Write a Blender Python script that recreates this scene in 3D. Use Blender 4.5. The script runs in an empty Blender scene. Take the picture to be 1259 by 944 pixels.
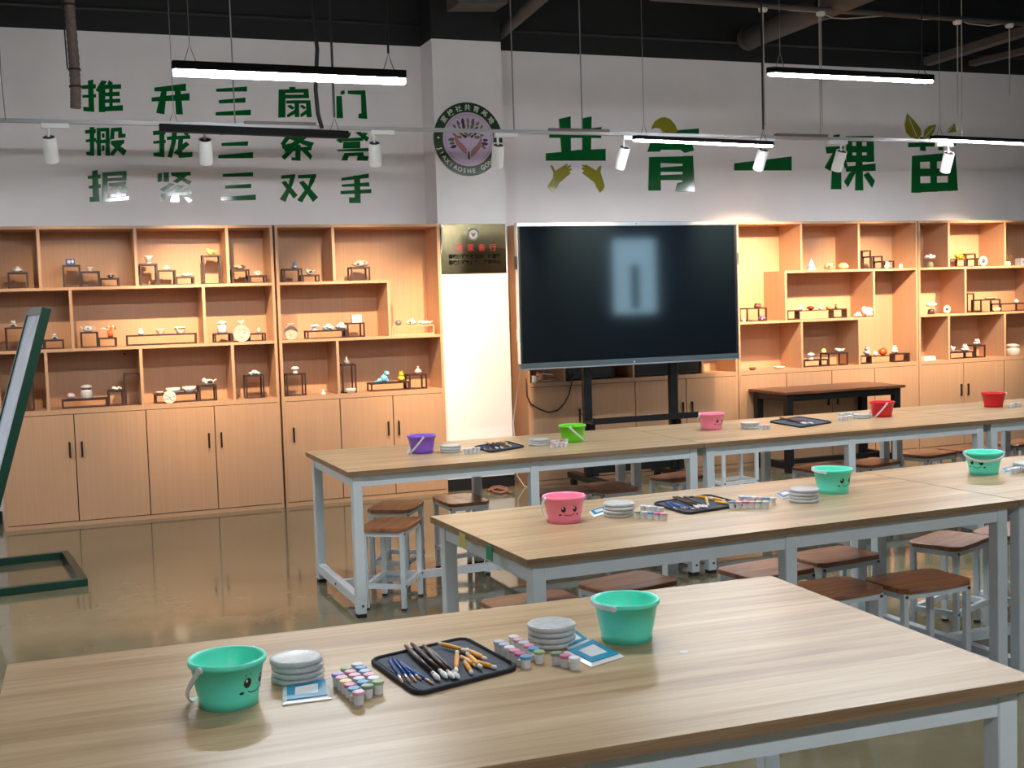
import bpy, bmesh, math, random
from mathutils import Vector, Matrix
PI = math.pi
random.seed(7)
S = bpy.context.scene
COL = S.collection
# ------------------------------------------------------------------ camera
CAM = Vector((-1.6886, -9.6292, 1.5704))
YAW, PITCH, ROLL, FPX = -.3618, -.0671, -.0307, 1498.99
_cy, _sy = math.cos(YAW), math.sin(YAW)
FW = Vector((-_sy*math.cos(PITCH), _cy*math.cos(PITCH), math.sin(PITCH)))
_r = Vector((_cy, _sy, 0)); _u = _r.cross(FW)
_c, _s = math.cos(ROLL), math.sin(ROLL)
RT = _c*_r + _s*_u; UP = -_s*_r + _c*_u
cd = bpy.data.cameras.new('camera'); cam = bpy.data.objects.new('camera', cd); COL.objects.link(cam)
m3 = Matrix((RT, UP, -FW)).transposed()
cam.matrix_world = Matrix.Translation(CAM) @ m3.to_4x4()
cd.sensor_width = 36; cd.lens = FPX*36/1259; cd.clip_start = .05
S.camera = cam
# ------------------------------------------------------------------ world, exposure
w = bpy.data.worlds.new('world'); S.world = w; w.use_nodes = True
w.node_tree.nodes['Background'].inputs[0].default_value = (.75, .85, 1, 1)
w.node_tree.nodes['Background'].inputs[1].default_value = .3
S.view_settings.view_transform = 'Standard'; S.view_settings.look = 'None'
S.view_settings.exposure = 0.36; S.view_settings.gamma = 1; S.view_settings.use_curve_mapping = False
LAMP = 142.0      # strength of the linear lamps' diffusers
SPOT = 330.0      # watts of a track spotlight
WINDOW = 6.0

def at(x, y, ax, v):
    """the real point behind photo pixel (x, y) on the plane axis = v"""
    d = FW + RT*((x-629.5)/FPX) - UP*((y-472)/FPX)
    return CAM + d*((v-CAM[ax])/d[ax])
def AY(x, y, v): return at(x, y, 1, v)
def AZ(x, y, v): return at(x, y, 2, v)

# ------------------------------------------------------------------ materials
MATS = {}
def mat(name, col, rough=.5, metal=0, noise=0, nscale=8, stretch=(1, 1, 1), bump=0, emit=None, spec=.5, trans=0, coat=0, alpha=1, sss=0):
    if name in MATS: return MATS[name]
    m = bpy.data.materials.new(name); m.use_nodes = True; nt = m.node_tree; b = nt.nodes['Principled BSDF']
    b.inputs['Base Color'].default_value = (*col, 1); b.inputs['Roughness'].default_value = rough
    b.inputs['Metallic'].default_value = metal; b.inputs['Specular IOR Level'].default_value = spec
    b.inputs['Transmission Weight'].default_value = trans; b.inputs['Coat Weight'].default_value = coat
    b.inputs['Alpha'].default_value = alpha
    if sss: b.inputs['Subsurface Weight'].default_value = sss; b.inputs['Subsurface Radius'].default_value = (.02, .02, .02)
    if emit:
        b.inputs['Emission Color'].default_value = (*emit[0], 1); b.inputs['Emission Strength'].default_value = emit[1]
    tc = nt.nodes.new('ShaderNodeTexCoord'); mp = nt.nodes.new('ShaderNodeMapping'); mp.inputs['Scale'].default_value = stretch
    nt.links.new(tc.outputs['Object'], mp.inputs[0])
    n = nt.nodes.new('ShaderNodeTexNoise'); n.inputs['Scale'].default_value = nscale; n.inputs['Detail'].default_value = 4
    nt.links.new(mp.outputs[0], n.inputs[0])
    a = noise or .03
    r = nt.nodes.new('ShaderNodeValToRGB')
    r.color_ramp.elements[0].position = .3; r.color_ramp.elements[1].position = .7
    r.color_ramp.elements[0].color = (*[max(0, c*(1-a)) for c in col], 1); r.color_ramp.elements[1].color = (*[min(1, c*(1+a)) for c in col], 1)
    nt.links.new(n.outputs[0], r.inputs[0]); nt.links.new(r.outputs[0], b.inputs['Base Color'])
    if bump:
        bp = nt.nodes.new('ShaderNodeBump'); bp.inputs['Strength'].default_value = bump; bp.inputs['Distance'].default_value = .01
        nt.links.new(n.outputs[0], bp.inputs['Height']); nt.links.new(bp.outputs[0], b.inputs['Normal'])
    MATS[name] = m
    return m

def wood_mat(name, cols, rough, gx, gy, gz, scale=1.0, spec=.5):
    """streaky laminate: cols = three tones, grain runs along the axis with the small factor"""
    if name in MATS: return MATS[name]
    m = bpy.data.materials.new(name); m.use_nodes = True; nt = m.node_tree; b = nt.nodes['Principled BSDF']
    b.inputs['Roughness'].default_value = rough; b.inputs['Specular IOR Level'].default_value = spec
    tc = nt.nodes.new('ShaderNodeTexCoord'); oi = nt.nodes.new('ShaderNodeObjectInfo')
    mul = nt.nodes.new('ShaderNodeMath'); mul.operation = 'MULTIPLY'; mul.inputs[1].default_value = 37
    nt.links.new(oi.outputs['Random'], mul.inputs[0])
    add = nt.nodes.new('ShaderNodeVectorMath'); add.operation = 'ADD'
    nt.links.new(tc.outputs['Object'], add.inputs[0]); nt.links.new(mul.outputs[0], add.inputs[1])
    mp = nt.nodes.new('ShaderNodeMapping'); mp.inputs['Scale'].default_value = (gx*scale, gy*scale, gz*scale)
    nt.links.new(add.outputs[0], mp.inputs[0])
    n1 = nt.nodes.new('ShaderNodeTexNoise'); n1.inputs['Scale'].default_value = 1; n1.inputs['Detail'].default_value = 5; n1.inputs['Roughness'].default_value = .6
    n2 = nt.nodes.new('ShaderNodeTexNoise'); n2.inputs['Scale'].default_value = 5; n2.inputs['Detail'].default_value = 3
    nt.links.new(mp.outputs[0], n1.inputs[0]); nt.links.new(mp.outputs[0], n2.inputs[0])
    mx = nt.nodes.new('ShaderNodeMix'); mx.inputs[0].default_value = .3
    nt.links.new(n1.outputs[0], mx.inputs[2]); nt.links.new(n2.outputs[0], mx.inputs[3])
    r = nt.nodes.new('ShaderNodeValToRGB'); e = r.color_ramp.elements
    e[0].position = .36; e[0].color = (*cols[0], 1); e[1].position = .64; e[1].color = (*cols[2], 1)
    k = e.new(.5); k.color = (*cols[1], 1)
    nt.links.new(mx.outputs[0], r.inputs[0]); nt.links.new(r.outputs[0], b.inputs['Base Color'])
    MATS[name] = m
    return m

def srgb(r, g, b):
    f = lambda c: (c/255/12.92) if c/255 <= .04045 else ((c/255+.055)/1.055)**2.4
    return (f(r), f(g), f(b))

WHITEWALL = mat('white_wall_paint', (.93, .885, .895), .85, noise=.025, nscale=3, bump=.03)
FARWALL = mat('grey_far_wall_paint', (.42, .40, .40), .85, noise=.03, nscale=3)
DARKPAINT = mat('dark_ceiling_paint', (.012, .012, .013), .75, noise=.15, nscale=4)
DUCT = mat('grey_duct', (.10, .082, .075), .6, noise=.12, nscale=6)
CABWOOD = wood_mat('cabinet_laminate', (srgb(190, 146, 112), srgb(194, 150, 116), srgb(199, 156, 122)), .45, 90, 90, 1.2)
TABLETOP = wood_mat('table_laminate', (srgb(153, 122, 88), srgb(178, 150, 113), srgb(198, 174, 139)), .31, .55, 11, 11, spec=.42)
EDGEBAND = wood_mat('table_edge_band', (srgb(124, 97, 70), srgb(142, 114, 84), srgb(160, 132, 100)), .45, 2, 30, 60)
SEATWOOD = wood_mat('stool_seat_wood', (srgb(128, 78, 50), srgb(160, 104, 70), srgb(182, 126, 90)), .3, 3, 30, 30)
STEEL = mat('white_painted_steel', (.70, .77, .82), .38, noise=.03, nscale=12)
RUBBER = mat('black_rubber', (.015, .015, .015), .7)
BOLT = mat('dark_bolt', (.12, .13, .14), .35, .8)
BLACKMETAL = mat('black_metal', (.012, .012, .013), .38, .3)
BLACKPLASTIC = mat('black_plastic', (.01, .01, .011), .4)
CHROME = mat('brushed_silver', (.62, .63, .64), .28, .9)
HANDLE = mat('dark_bronze_handle', (.025, .016, .012), .4, .4)
WHITEPLASTIC = mat('white_plastic', (.80, .80, .80), .4)
DARKWOOD = mat('dark_display_wood', (.045, .018, .013), .45, noise=.25, nscale=20)
REDWOOD = wood_mat('reddish_table_top', (srgb(84, 44, 28), srgb(112, 64, 42), srgb(138, 84, 58)), .28, 3, 25, 25)
GREENACRYL = mat('green_acrylic', srgb(12, 98, 46), .1, noise=.03)
OLIVEACRYL = mat('olive_acrylic', srgb(150, 146, 44), .14, noise=.05)
PVC = mat('white_pvc_edge', (.72, .72, .70), .5)
CERAMIC = mat('white_glaze', (.82, .81, .79), .25, noise=.05, nscale=30)

# floor: polished epoxy
def floor_material():
    m = bpy.data.materials.new('polished_epoxy_floor'); m.use_nodes = True; nt = m.node_tree; b = nt.nodes['Principled BSDF']
    tc = nt.nodes.new('ShaderNodeTexCoord')
    n = nt.nodes.new('ShaderNodeTexNoise'); n.inputs['Scale'].default_value = .9; n.inputs['Detail'].default_value = 8; n.inputs['Roughness'].default_value = .65
    nt.links.new(tc.outputs['Object'], n.inputs[0])
    r = nt.nodes.new('ShaderNodeValToRGB'); e = r.color_ramp.elements
    e[0].position = .3; e[0].color = (*srgb(102, 95, 73), 1); e[1].position = .72; e[1].color = (*srgb(138, 129, 100), 1)
    nt.links.new(n.outputs[0], r.inputs[0]); nt.links.new(r.outputs[0], b.inputs['Base Color'])
    n2 = nt.nodes.new('ShaderNodeTexNoise'); n2.inputs['Scale'].default_value = 5; n2.inputs['Detail'].default_value = 6
    nt.links.new(tc.outputs['Object'], n2.inputs[0])
    mr = nt.nodes.new('ShaderNodeMapRange'); mr.inputs[1].default_value = .3; mr.inputs[2].default_value = .7; mr.inputs[3].default_value = .05; mr.inputs[4].default_value = .14
    nt.links.new(n2.outputs[0], mr.inputs[0]); nt.links.new(mr.outputs[0], b.inputs['Roughness'])
    n3 = nt.nodes.new('ShaderNodeTexNoise'); n3.inputs['Scale'].default_value = 7
    nt.links.new(tc.outputs['Object'], n3.inputs[0])
    bp = nt.nodes.new('ShaderNodeBump'); bp.inputs['Strength'].default_value = .06; bp.inputs['Distance'].default_value = .01
    nt.links.new(n3.outputs[0], bp.inputs['Height']); nt.links.new(bp.outputs[0], b.inputs['Normal'])
    b.inputs['Specular IOR Level'].default_value = .6
    return m

# ------------------------------------------------------------------ mesh builder
class MB:
    def __init__(s): s.v = []; s.f = []; s.mi = []; s.cur = 0; s.sm = []; s.smooth = False
    def _add(s, vs, fs):
        o = len(s.v); s.v += [tuple(v) for v in vs]
        for f in fs: s.f.append(tuple(i+o for i in f)); s.mi.append(s.cur); s.sm.append(s.smooth)
        return s
    def box(s, a, b):
        x0, y0, z0 = a; x1, y1, z1 = b
        return s._add([(x0,y0,z0),(x1,y0,z0),(x1,y1,z0),(x0,y1,z0),(x0,y0,z1),(x1,y0,z1),(x1,y1,z1),(x0,y1,z1)],
                      [(3,2,1,0),(4,5,6,7),(0,1,5,4),(1,2,6,5),(2,3,7,6),(3,0,4,7)])
    def bar(s, p, q, wd, ht=None, up=(0, 0, 1)):
        p, q = Vector(p), Vector(q); ht = ht or wd; d = (q-p).normalized(); u = Vector(up)
        if abs(d.dot(u)) > .98: u = Vector((0, 1, 0))
        a = d.cross(u).normalized()*(wd/2); b = a.cross(d).normalized()*(ht/2)
        return s._add([p-a-b, p+a-b, p+a+b, p-a+b, q-a-b, q+a-b, q+a+b, q-a+b],
                      [(3,2,1,0),(4,5,6,7),(0,1,5,4),(1,2,6,5),(2,3,7,6),(3,0,4,7)])
    def tube(s, pts, r, n=8, cap=True):
        pts = [Vector(p) for p in pts]; rs = r if isinstance(r, (list, tuple)) else [r]*len(pts)
        vs = []; fs = []; prev = None
        for i, p in enumerate(pts):
            d = (pts[min(i+1, len(pts)-1)]-pts[max(i-1, 0)]).normalized()
            if prev is None:
                prev = d.orthogonal().normalized()
            a = (prev - d*prev.dot(d)).normalized(); prev = a; b = d.cross(a)
            for k in range(n):
                t = 2*PI*k/n; vs.append(p+(a*math.cos(t)+b*math.sin(t))*rs[i])
        for i in range(len(pts)-1):
            for k in range(n): fs.append((i*n+k, i*n+(k+1) % n, (i+1)*n+(k+1) % n, (i+1)*n+k))
        if cap: fs += [tuple(range(n-1, -1, -1)), tuple(range((len(pts)-1)*n, len(pts)*n))]
        return s._add(vs, fs)
    def lathe(s, prof, n=16, c=(0, 0, 0), sx=1, sy=1, wob=0, seed=0):
        rnd = random.Random(seed); vs = []; fs = []; c = Vector(c); ph = rnd.random()*6
        for i, (r, z) in enumerate(prof):
            for k in range(n):
                t = 2*PI*k/n; q = r*(1+wob*math.sin(3*t+ph+i)+wob*.6*math.sin(5*t-ph))
                vs.append(c+Vector((q*sx*math.cos(t), q*sy*math.sin(t), z)))
        for i in range(len(prof)-1):
            for k in range(n): fs.append((i*n+k, i*n+(k+1) % n, (i+1)*n+(k+1) % n, (i+1)*n+k))
        if prof[0][0] > 1e-5: fs.append(tuple(range(n-1, -1, -1)))
        if prof[-1][0] > 1e-5: fs.append(tuple(range((len(prof)-1)*n, len(prof)*n)))
        return s._add(vs, fs)
    def blob(s, c, r, n=10, m=6, wob=0, seed=0):
        if not isinstance(r, (tuple, list)): r = (r, r, r)
        rnd = random.Random(seed); vs = []; fs = []
        ph = [rnd.random()*6 for _ in range(4)]
        vs.append((c[0], c[1], c[2]-r[2]))
        for i in range(1, m):
            e = -PI/2+PI*i/m
            for k in range(n):
                t = 2*PI*k/n; q = 1+wob*(math.sin(2*t+ph[0]+2*e)+.7*math.sin(4*t+ph[1]-3*e))
                vs.append((c[0]+r[0]*q*math.cos(e)*math.cos(t), c[1]+r[1]*q*math.cos(e)*math.sin(t), c[2]+r[2]*q*math.sin(e)))
        vs.append((c[0], c[1], c[2]+r[2])); top = len(vs)-1
        for k in range(n):
            fs.append((0, 1+(k+1) % n, 1+k)); b = 1+(m-2)*n; fs.append((top, b+k, b+(k+1) % n))
        for i in range(m-2):
            for k in range(n): a = 1+i*n; fs.append((a+k, a+(k+1) % n, a+n+(k+1) % n, a+n+k))
        return s._add(vs, fs)
    def prism(s, poly, y0, y1, front=0, side=None):
        """polygon in (x, z), extruded from y0 (front) to y1 (back)"""
        ar = sum(poly[i][0]*poly[(i+1) % len(poly)][1]-poly[(i+1) % len(poly)][0]*poly[i][1] for i in range(len(poly)))
        if ar < 0: poly = poly[::-1]
        n = len(poly); o = s.cur
        vs = [(x, y0, z) for x, z in poly]+[(x, y1, z) for x, z in poly]
        s.cur = front; s._add(vs, [tuple(range(n))])
        s.v = s.v[:-0] if False else s.v
        base = len(s.v)-2*n
        s.cur = side if side is not None else front
        for i in range(n):
            j = (i+1) % n; s.f.append((base+j, base+i, base+n+i, base+n+j)); s.mi.append(s.cur); s.sm.append(False)
        s.f.append(tuple(base+n+i for i in range(n-1, -1, -1))); s.mi.append(s.cur); s.sm.append(False)
        s.cur = o
        return s
    def slab(s, poly, z0, z1):
        """polygon in (x, y), extruded from z0 to z1"""
        ar = sum(poly[i][0]*poly[(i+1) % len(poly)][1]-poly[(i+1) % len(poly)][0]*poly[i][1] for i in range(len(poly)))
        if ar < 0: poly = poly[::-1]
        n = len(poly)
        return s._add([(x, y, z0) for x, y in poly]+[(x, y, z1) for x, y in poly],
                      [tuple(range(n-1, -1, -1)), tuple(range(n, 2*n))]+[(i, (i+1) % n, n+(i+1) % n, n+i) for i in range(n)])
    def xf(s, M):
        s.v = [tuple(M @ Vector(v)) for v in s.v]; return s
    def mesh(s, name, mats):
        me = bpy.data.meshes.new(name); me.from_pydata(s.v, [], s.f)
        for m in (mats if isinstance(mats, (list, tuple)) else [mats]): me.materials.append(m)
        for p, i, q in zip(me.polygons, s.mi, s.sm): p.material_index = i; p.use_smooth = q
        return me
    def build(s, name, mats, parent=None, bevel=0, smooth=None, seg=1):
        if smooth: s.sm = [True]*len(s.f)
        o = bpy.data.objects.new(name, s.mesh(name, mats)); COL.objects.link(o)
        if parent: o.parent = parent
        if bevel:
            b = o.modifiers.new('bevel', 'BEVEL'); b.width = bevel; b.segments = seg; b.limit_method = 'ANGLE'
        return o

def tag(o, label, cat, group=None):
    o['label'] = label; o['category'] = cat
    if group: o['group'] = group
    return o
def empty(name, loc=(0, 0, 0), rz=0, label=None, cat=None, group=None):
    o = bpy.data.objects.new(name, None); COL.objects.link(o); o.location = loc; o.rotation_euler = (0, 0, rz)
    o.empty_display_size = .1
    if label: tag(o, label, cat, group)
    return o
KIDS = {}
def copy_tree(o, parent=None):
    c = o.copy(); COL.objects.link(c)
    if parent: c.parent = parent
    for ch in [x for x in o.children]: copy_tree(ch, c)
    return c
def struct(o): o['kind'] = 'structure'; return o
def B(a, b): return MB().box(a, b)

# ------------------------------------------------------------------ room shell
WY = .385            # wall surface
X0, X1, Y0, ZC = -6.5, 12.5, -13.2, 4.6
PAINT = 3.74         # white paint ends, dark above
struct(B((X0, Y0, -.1), (X1, WY, 0)).build('floor', floor_material()))
struct(B((X0, Y0, ZC), (X1, WY, ZC+.1)).build('ceiling', DARKPAINT))
struct(B((X0, WY, 0), (X1, WY+.15, PAINT)).build('wall_back', WHITEWALL))
struct(B((X0, WY, PAINT), (X1, WY+.15, ZC)).build('wall_back_upper', DARKPAINT))
struct(B((X0-.15, Y0, 0), (X0, WY, ZC)).build('wall_left', FARWALL))
struct(B((X1, Y0, 0), (X1+.15, WY, ZC)).build('wall_right', FARWALL))
WX0, WX1, WZ0, WZ1 = 8.55, 9.62, 1.22, 2.78      # a window far behind the camera, seen mirrored in the screen
rw = MB(); rw.box((X0, Y0-.15, 0), (WX0, Y0, ZC)); rw.box((WX1, Y0-.15, 0), (X1, Y0, ZC)); rw.box((WX0, Y0-.15, 0), (WX1, Y0, WZ0)); rw.box((WX0, Y0-.15, WZ1), (WX1, Y0, ZC))
struct(rw.build('wall_rear', FARWALL))
win = struct(B((WX0, Y0-.12, WZ0), (WX1, Y0-.10, WZ1)).build('window_1', mat('daylit_pane', (.8, .9, 1), .3, emit=((.48, .78, .98), WINDOW))))
fr = MB(); t = .05
fr.box((WX0, Y0-.1, WZ0), (WX0+t, Y0, WZ1)); fr.box((WX1-t, Y0-.1, WZ0), (WX1, Y0, WZ1)); fr.box((WX0, Y0-.1, WZ0), (WX1, Y0, WZ0+t)); fr.box((WX0, Y0-.1, WZ1-t), (WX1, Y0, WZ1))
fr.box((WX0+.48, Y0-.1, WZ0+.15), (WX0+.62, Y0-.02, WZ1-.55))
fr.build('window_frame', BLACKPLASTIC, win)
# pillar
PX0, PX1, PY = 1.366, 1.97, .06
struct(B((PX0, PY, 0), (PX1, WY, PAINT)).build('wall_pillar', WHITEWALL))
struct(B((PX0, PY, PAINT), (PX1, WY, ZC)).build('wall_pillar_upper', DARKPAINT))
BB = mat('black_baseboard', (.012, .012, .014), .35)
struct(B((PX0, PY-.012, 0), (PX1+.0, PY, .10)).build('baseboard_pillar', BB))
struct(B((X0, WY-.012, 0), (-2.09, WY, .10)).build('baseboard_back', BB))

# ------------------------------------------------------------------ cabinets
T = .022; H = 2.23; DEP = .375; BACK = .355
def cabinet(name, x0, x1, shelves, divs, doors, label, handles, rz=0):
    """shelves: (xa, xb, ztop); divs: (x, za, zb); doors: x seams; handles: x positions"""
    root = empty(name, (x0, 0, 0), 0, label, 'cabinet', 'wooden display cabinets along the back wall')
    L = x1-x0
    B((0, .0, 0), (T, DEP, H)).build('side_panel', CABWOOD, root); B((L-T, 0, 0), (L, DEP, H)).build('side_panel', CABWOOD, root)
    B((T, 0, H-T), (L-T, DEP, H)).build('top_panel', CABWOOD, root)
    B((T, BACK, .02), (L-T, DEP, H-T)).build('back_panel', CABWOOD, root)
    B((T, 0.0, .84), (L-T, BACK, .875)).build('counter_board', CABWOOD, root)
    B((T, 0.0, 0), (L-T, BACK, .03)).build('plinth', CABWOOD, root)
    for a, b, z in shelves: B((a-x0, 0, z-T), (b-x0, BACK, z)).build('shelf', CABWOOD, root)
    for x, za, zb in divs: B((x-x0-T/2, 0.0008, za), (x-x0+T/2, BACK, zb)).build('divider', CABWOOD, root)
    ed = [x0+T*.6]+list(doors)+[x1-T*.6]; g = .0035
    B((T, .015, .03), (L-T, .03, .84)).build('door_gap_shade', mat('painted_gap_shade', (.05, .03, .02), .8), root)  # dark sheet behind the doors, its colour stands for shade in their gaps
    for i in range(len(ed)-1):
        d = B((ed[i]-x0+g, -.004, .036), (ed[i+1]-x0-g, .013, .835)).build('door', CABWOOD, root, bevel=.0015)
        for hx in handles:
            if ed[i] < hx < ed[i+1]:
                h = MB(); h.box((hx-x0-.007, -.022, .515), (hx-x0+.007, -.014, .632)); h.box((hx-x0-.005, -.015, .52), (hx-x0+.005, -.003, .532)); h.box((hx-x0-.005, -.015, .615), (hx-x0+.005, -.003, .627))
                h.build('handle', HANDLE, d)
    return root
SH1, SH2, SH3 = 1.78, 1.325, .875
def rows(x0, x1, r1, r2, r3):
    sh = [(x0+T, x1-T, SH1), (x0+T, x1-T, SH2)]
    dv = [(x, SH1, H-T) for x in r1]+[(x, SH2, SH1-T) for x in r2]+[(x, SH3, SH2-T) for x in r3]
    return sh, dv
C1 = (-2.06, -.008); C2 = (.008, 1.358); C3 = (2.10, 4.158); C4 = (4.166, 6.170); C5 = (6.180, 8.232)
sh, dv = rows(*C1, (-1.722, -1.041, -.361), (-1.52, -.557), (-1.715, -1.042, -.357))
c1 = cabinet('display_cabinet', *C1, sh, dv, (-1.543, -1.027, -.519), 'wide wooden display cabinet at the far left, behind the tilted green board', (-1.583, -1.497, -.569, -.475))
gm = MB(); gm.tube([(.9, .33, 1.19), (.9, .354, 1.19)], .022, 14); gm.cur = 1; gm.tube([(.9, .327, 1.19), (.9, .331, 1.19)], .008, 8)
gp = AY(153, 435, BACK); gm.xf(Matrix.Translation((gp.x-C1[0]-.9, 0, gp.z-1.19))); gm.build('cable_grommet', [CABWOOD, RUBBER], c1)
c2 = cabinet('display_cabinet', *C2, [(C2[0]+T, .922, SH1), (C2[0]+T, C2[1]-T, SH2)], [(.470, SH1, H-T), (.911, SH2, SH1-T), (.471, SH3, SH2-T)], (.472, .911),
        'narrow wooden display cabinet with three doors, left of the white pillar', (.089, .863, .951))
sh, dv = rows(*C3, (2.45, 3.12, 3.80), (2.65, 3.60), (2.441, 3.102, 3.795))
c3 = cabinet('display_cabinet', *C3, sh, dv, (2.62, 3.111, 3.62), 'wooden display cabinet mostly hidden behind the large black screen', (2.569, 3.579, 3.672))
c4 = cabinet('display_cabinet', *C4, [(4.671, C4[1]-T, SH1), (C4[0]+T, 5.673, SH2)],
        [(4.856, SH1, H-T), (5.494, SH1, H-T), (4.682, SH2, SH1-T), (5.662, SH2, SH1-T), (4.849, SH3, SH2-T), (5.489, SH3, SH2-T)], (4.672, 5.17, 5.656),
        'wooden display cabinet behind the dark low table, right of the screen', (5.12, 5.22))
sh, dv = rows(*C5, (6.545, 7.235, 7.9), (6.744, 7.70), (6.54, 7.232, 7.9))
c5 = cabinet('display_cabinet', *C5, sh, dv, (6.711, 7.215, 7.72), 'wooden display cabinet cut off by the right edge of the photo', (6.674, 6.76, 7.67, 7.77))

# ------------------------------------------------------------------ tables
BOLTME = MB().tube([(0, -.004, 0), (0, .004, 0)], .0068, 8).mesh('bolt', BOLT)
def bolt_at(parent, x, y, z):
    o = bpy.data.objects.new('bolt', BOLTME); COL.objects.link(o); o.parent = parent; o.location = (x, y, z)
def table(name, cx, cy, t, L, W, label, group):
    root = empty(name, (cx, cy, 0), t, label, 'table', group)
    a, b = L/2-.003, W/2
    tp = B((-a, -b, .725), (a, b, .75)); top = tp.build('tabletop', TABLETOP, root)
    e = .001
    ebm = MB()
    for p, q in (((-a-e, -b-e, .7245), (a+e, -b, .7495)), ((-a-e, b, .7245), (a+e, b+e, .7495)), ((-a-e, -b, .7245), (-a, b, .7495)), ((a, -b, .7245), (a+e, b, .7495))): ebm.box(p, q)
    ebm.build('edge_band', EDGEBAND, top)
    i = .027; s = .05
    for k, x in enumerate((-a+i, -s/2, a-i-s)):
        for y in (-b+i, b-i-s):
            lg = B((x, y, .018), (x+s, y+s, .725)).build('leg', STEEL, root, bevel=.003)
            B((x+.002, y+.002, 0), (x+s-.002, y+s-.002, .018)).build('rubber_foot', RUBBER, lg)
            yy = y if y < 0 else y+s
            bolt_at(lg, x+s*.6, yy, .06)
        B((x+.004, -b+i+s, .055), (x+s-.004, b-i-s, .105)).build('foot_rail', STEEL, root, bevel=.002)
        if k != 1: B((x+.006, -b+i+s, .665), (x+s-.006, b-i-s, .725)).build('end_apron', STEEL, root)
        bm = MB(); bm.tube([(x-.001, 0, .08), (x+.006, 0, .08)], .007, 8); bm.build('bolt', BOLT, root)
    for y in (-b+i+.004, b-i-s+.004):
        B((-a+i+s, y, .668), (-s/2, y+.04, .725)).build('apron', STEEL, root); B((s/2, y, .668), (a-i-s, y+.04, .725)).build('apron', STEEL, root)
    B((-a+i+s-.004, -.02, .06), (-s/2+.004, .02, .1)).build('stretcher', STEEL, root); B((s/2-.004, -.02, .06), (a-i-s+.004, .02, .1)).build('stretcher', STEEL, root)
    return root
def tloc(o, t, u, v): return (o[0]+u*math.cos(t)+v*math.sin(t), o[1]+u*math.sin(t)-v*math.cos(t))
GT = 'long workshop tables with white steel frames'
t1, t2, t3 = -.0316, .0408, .0147
c = tloc((.2505, -6.6033), t1, -2.0744/2, 1.0628/2); table('work_table', *c, t1, 2.0744, 1.0628, 'nearest long wood-topped table, with two teal buckets', GT)
for k, lb in ((0, 'middle-row wood-topped table with the pink face bucket and taped edge'), (1, 'middle-row wood-topped table cut off at right, with a smiling teal bucket')):
    c = tloc((-.3411, -5.1203), t2, 2.0758*(k+.5), .9294/2); table('work_table', *c, t2, 2.0758, .9294, lb, GT)
for k, lb in ((0, 'farthest-row wood-topped table with the purple and lime green buckets'), (1, 'farthest-row wood-topped table with one pink and one red bucket'), (2, 'farthest-row wood-topped table at the right edge with a red bucket')):
    c = tloc((-.3479, -2.6979), t3, 2.0416*(k+.5), .9973/2); table('work_table', *c, t3, 2.0416, .9973, lb, GT)

# tape on the middle table's end
def tape(name, px, col, label):
    p = AZ(px[0], px[1], .728); o = (-.3411, -5.1203)
    v = (p.x-o[0])*math.sin(t2)-(p.y-o[1])*math.cos(t2)
    q = tloc(o, t2, -.0025, v)
    r = empty(name, (q[0], q[1], .72), t2, label, 'tape')
    B((-.001, -.028, -.028), (.001, .028, .022)).build('tape_strip', mat(name, col, .5), r)
tape('yellow_tape', (572, 660), srgb(205, 190, 90), 'small yellow tape on the left edge of the middle table')
tape('green_tape', (599, 676), srgb(20, 140, 85), 'small green tape on the left edge of the middle table')

# ------------------------------------------------------------------ stools
def make_stool():
    root = empty('stool', (0, 0, 0))
    L, W, h = .36, .25, .43
    c = .03; n = 6
    poly = [(-L/2, -W/2+c), (-L/2+c, -W/2)]+[(-L/2+c+(L-2*c)*k/n, -W/2-.006*math.sin(PI*k/n)) for k in range(1, n)]+[(L/2-c, -W/2), (L/2, -W/2+c), (L/2, W/2-c), (L/2-c, W/2)]+[(L/2-c-(L-2*c)*k/n, W/2+.006*math.sin(PI*k/n)) for k in range(1, n)]+[(-L/2+c, W/2), (-L/2, W/2-c)]
    MB().slab(poly, h-.02, h).build('seat', SEATWOOD, root, bevel=.004, seg=2)
    s = .025
    for x in (-L/2+.012, L/2-.012-s):
        for y in (-W/2+.012, W/2-.012-s):
            lg = B((x, y, .01), (x+s, y+s, h-.02)).build('leg', STEEL, root, bevel=.002)
            B((x+.001, y+.001, 0), (x+s-.001, y+s-.001, .01)).build('rubber_foot', RUBBER, lg)
            yy = y if y < 0 else y+s
            for z in (.125, h-.033): bolt_at(lg, x+s/2, yy, z)
    for y in (-W/2+.014, W/2-.036):
        B((-L/2+.012+s, y, .112), (L/2-.012-s, y+.02, .137)).build('stretcher', STEEL, root); B((-L/2+.012+s, y, h-.045), (L/2-.012-s, y+.02, h-.02)).build('seat_rail', STEEL, root)
    for x in (-L/2+.014, L/2-.036):
        B((x, -W/2+.012+s, .112), (x+.02, W/2-.012-s, .137)).build('stretcher', STEEL, root); B((x, -W/2+.012+s, h-.045), (x+.02, W/2-.012-s, h-.02)).build('seat_rail', STEEL, root)
    return root
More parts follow.
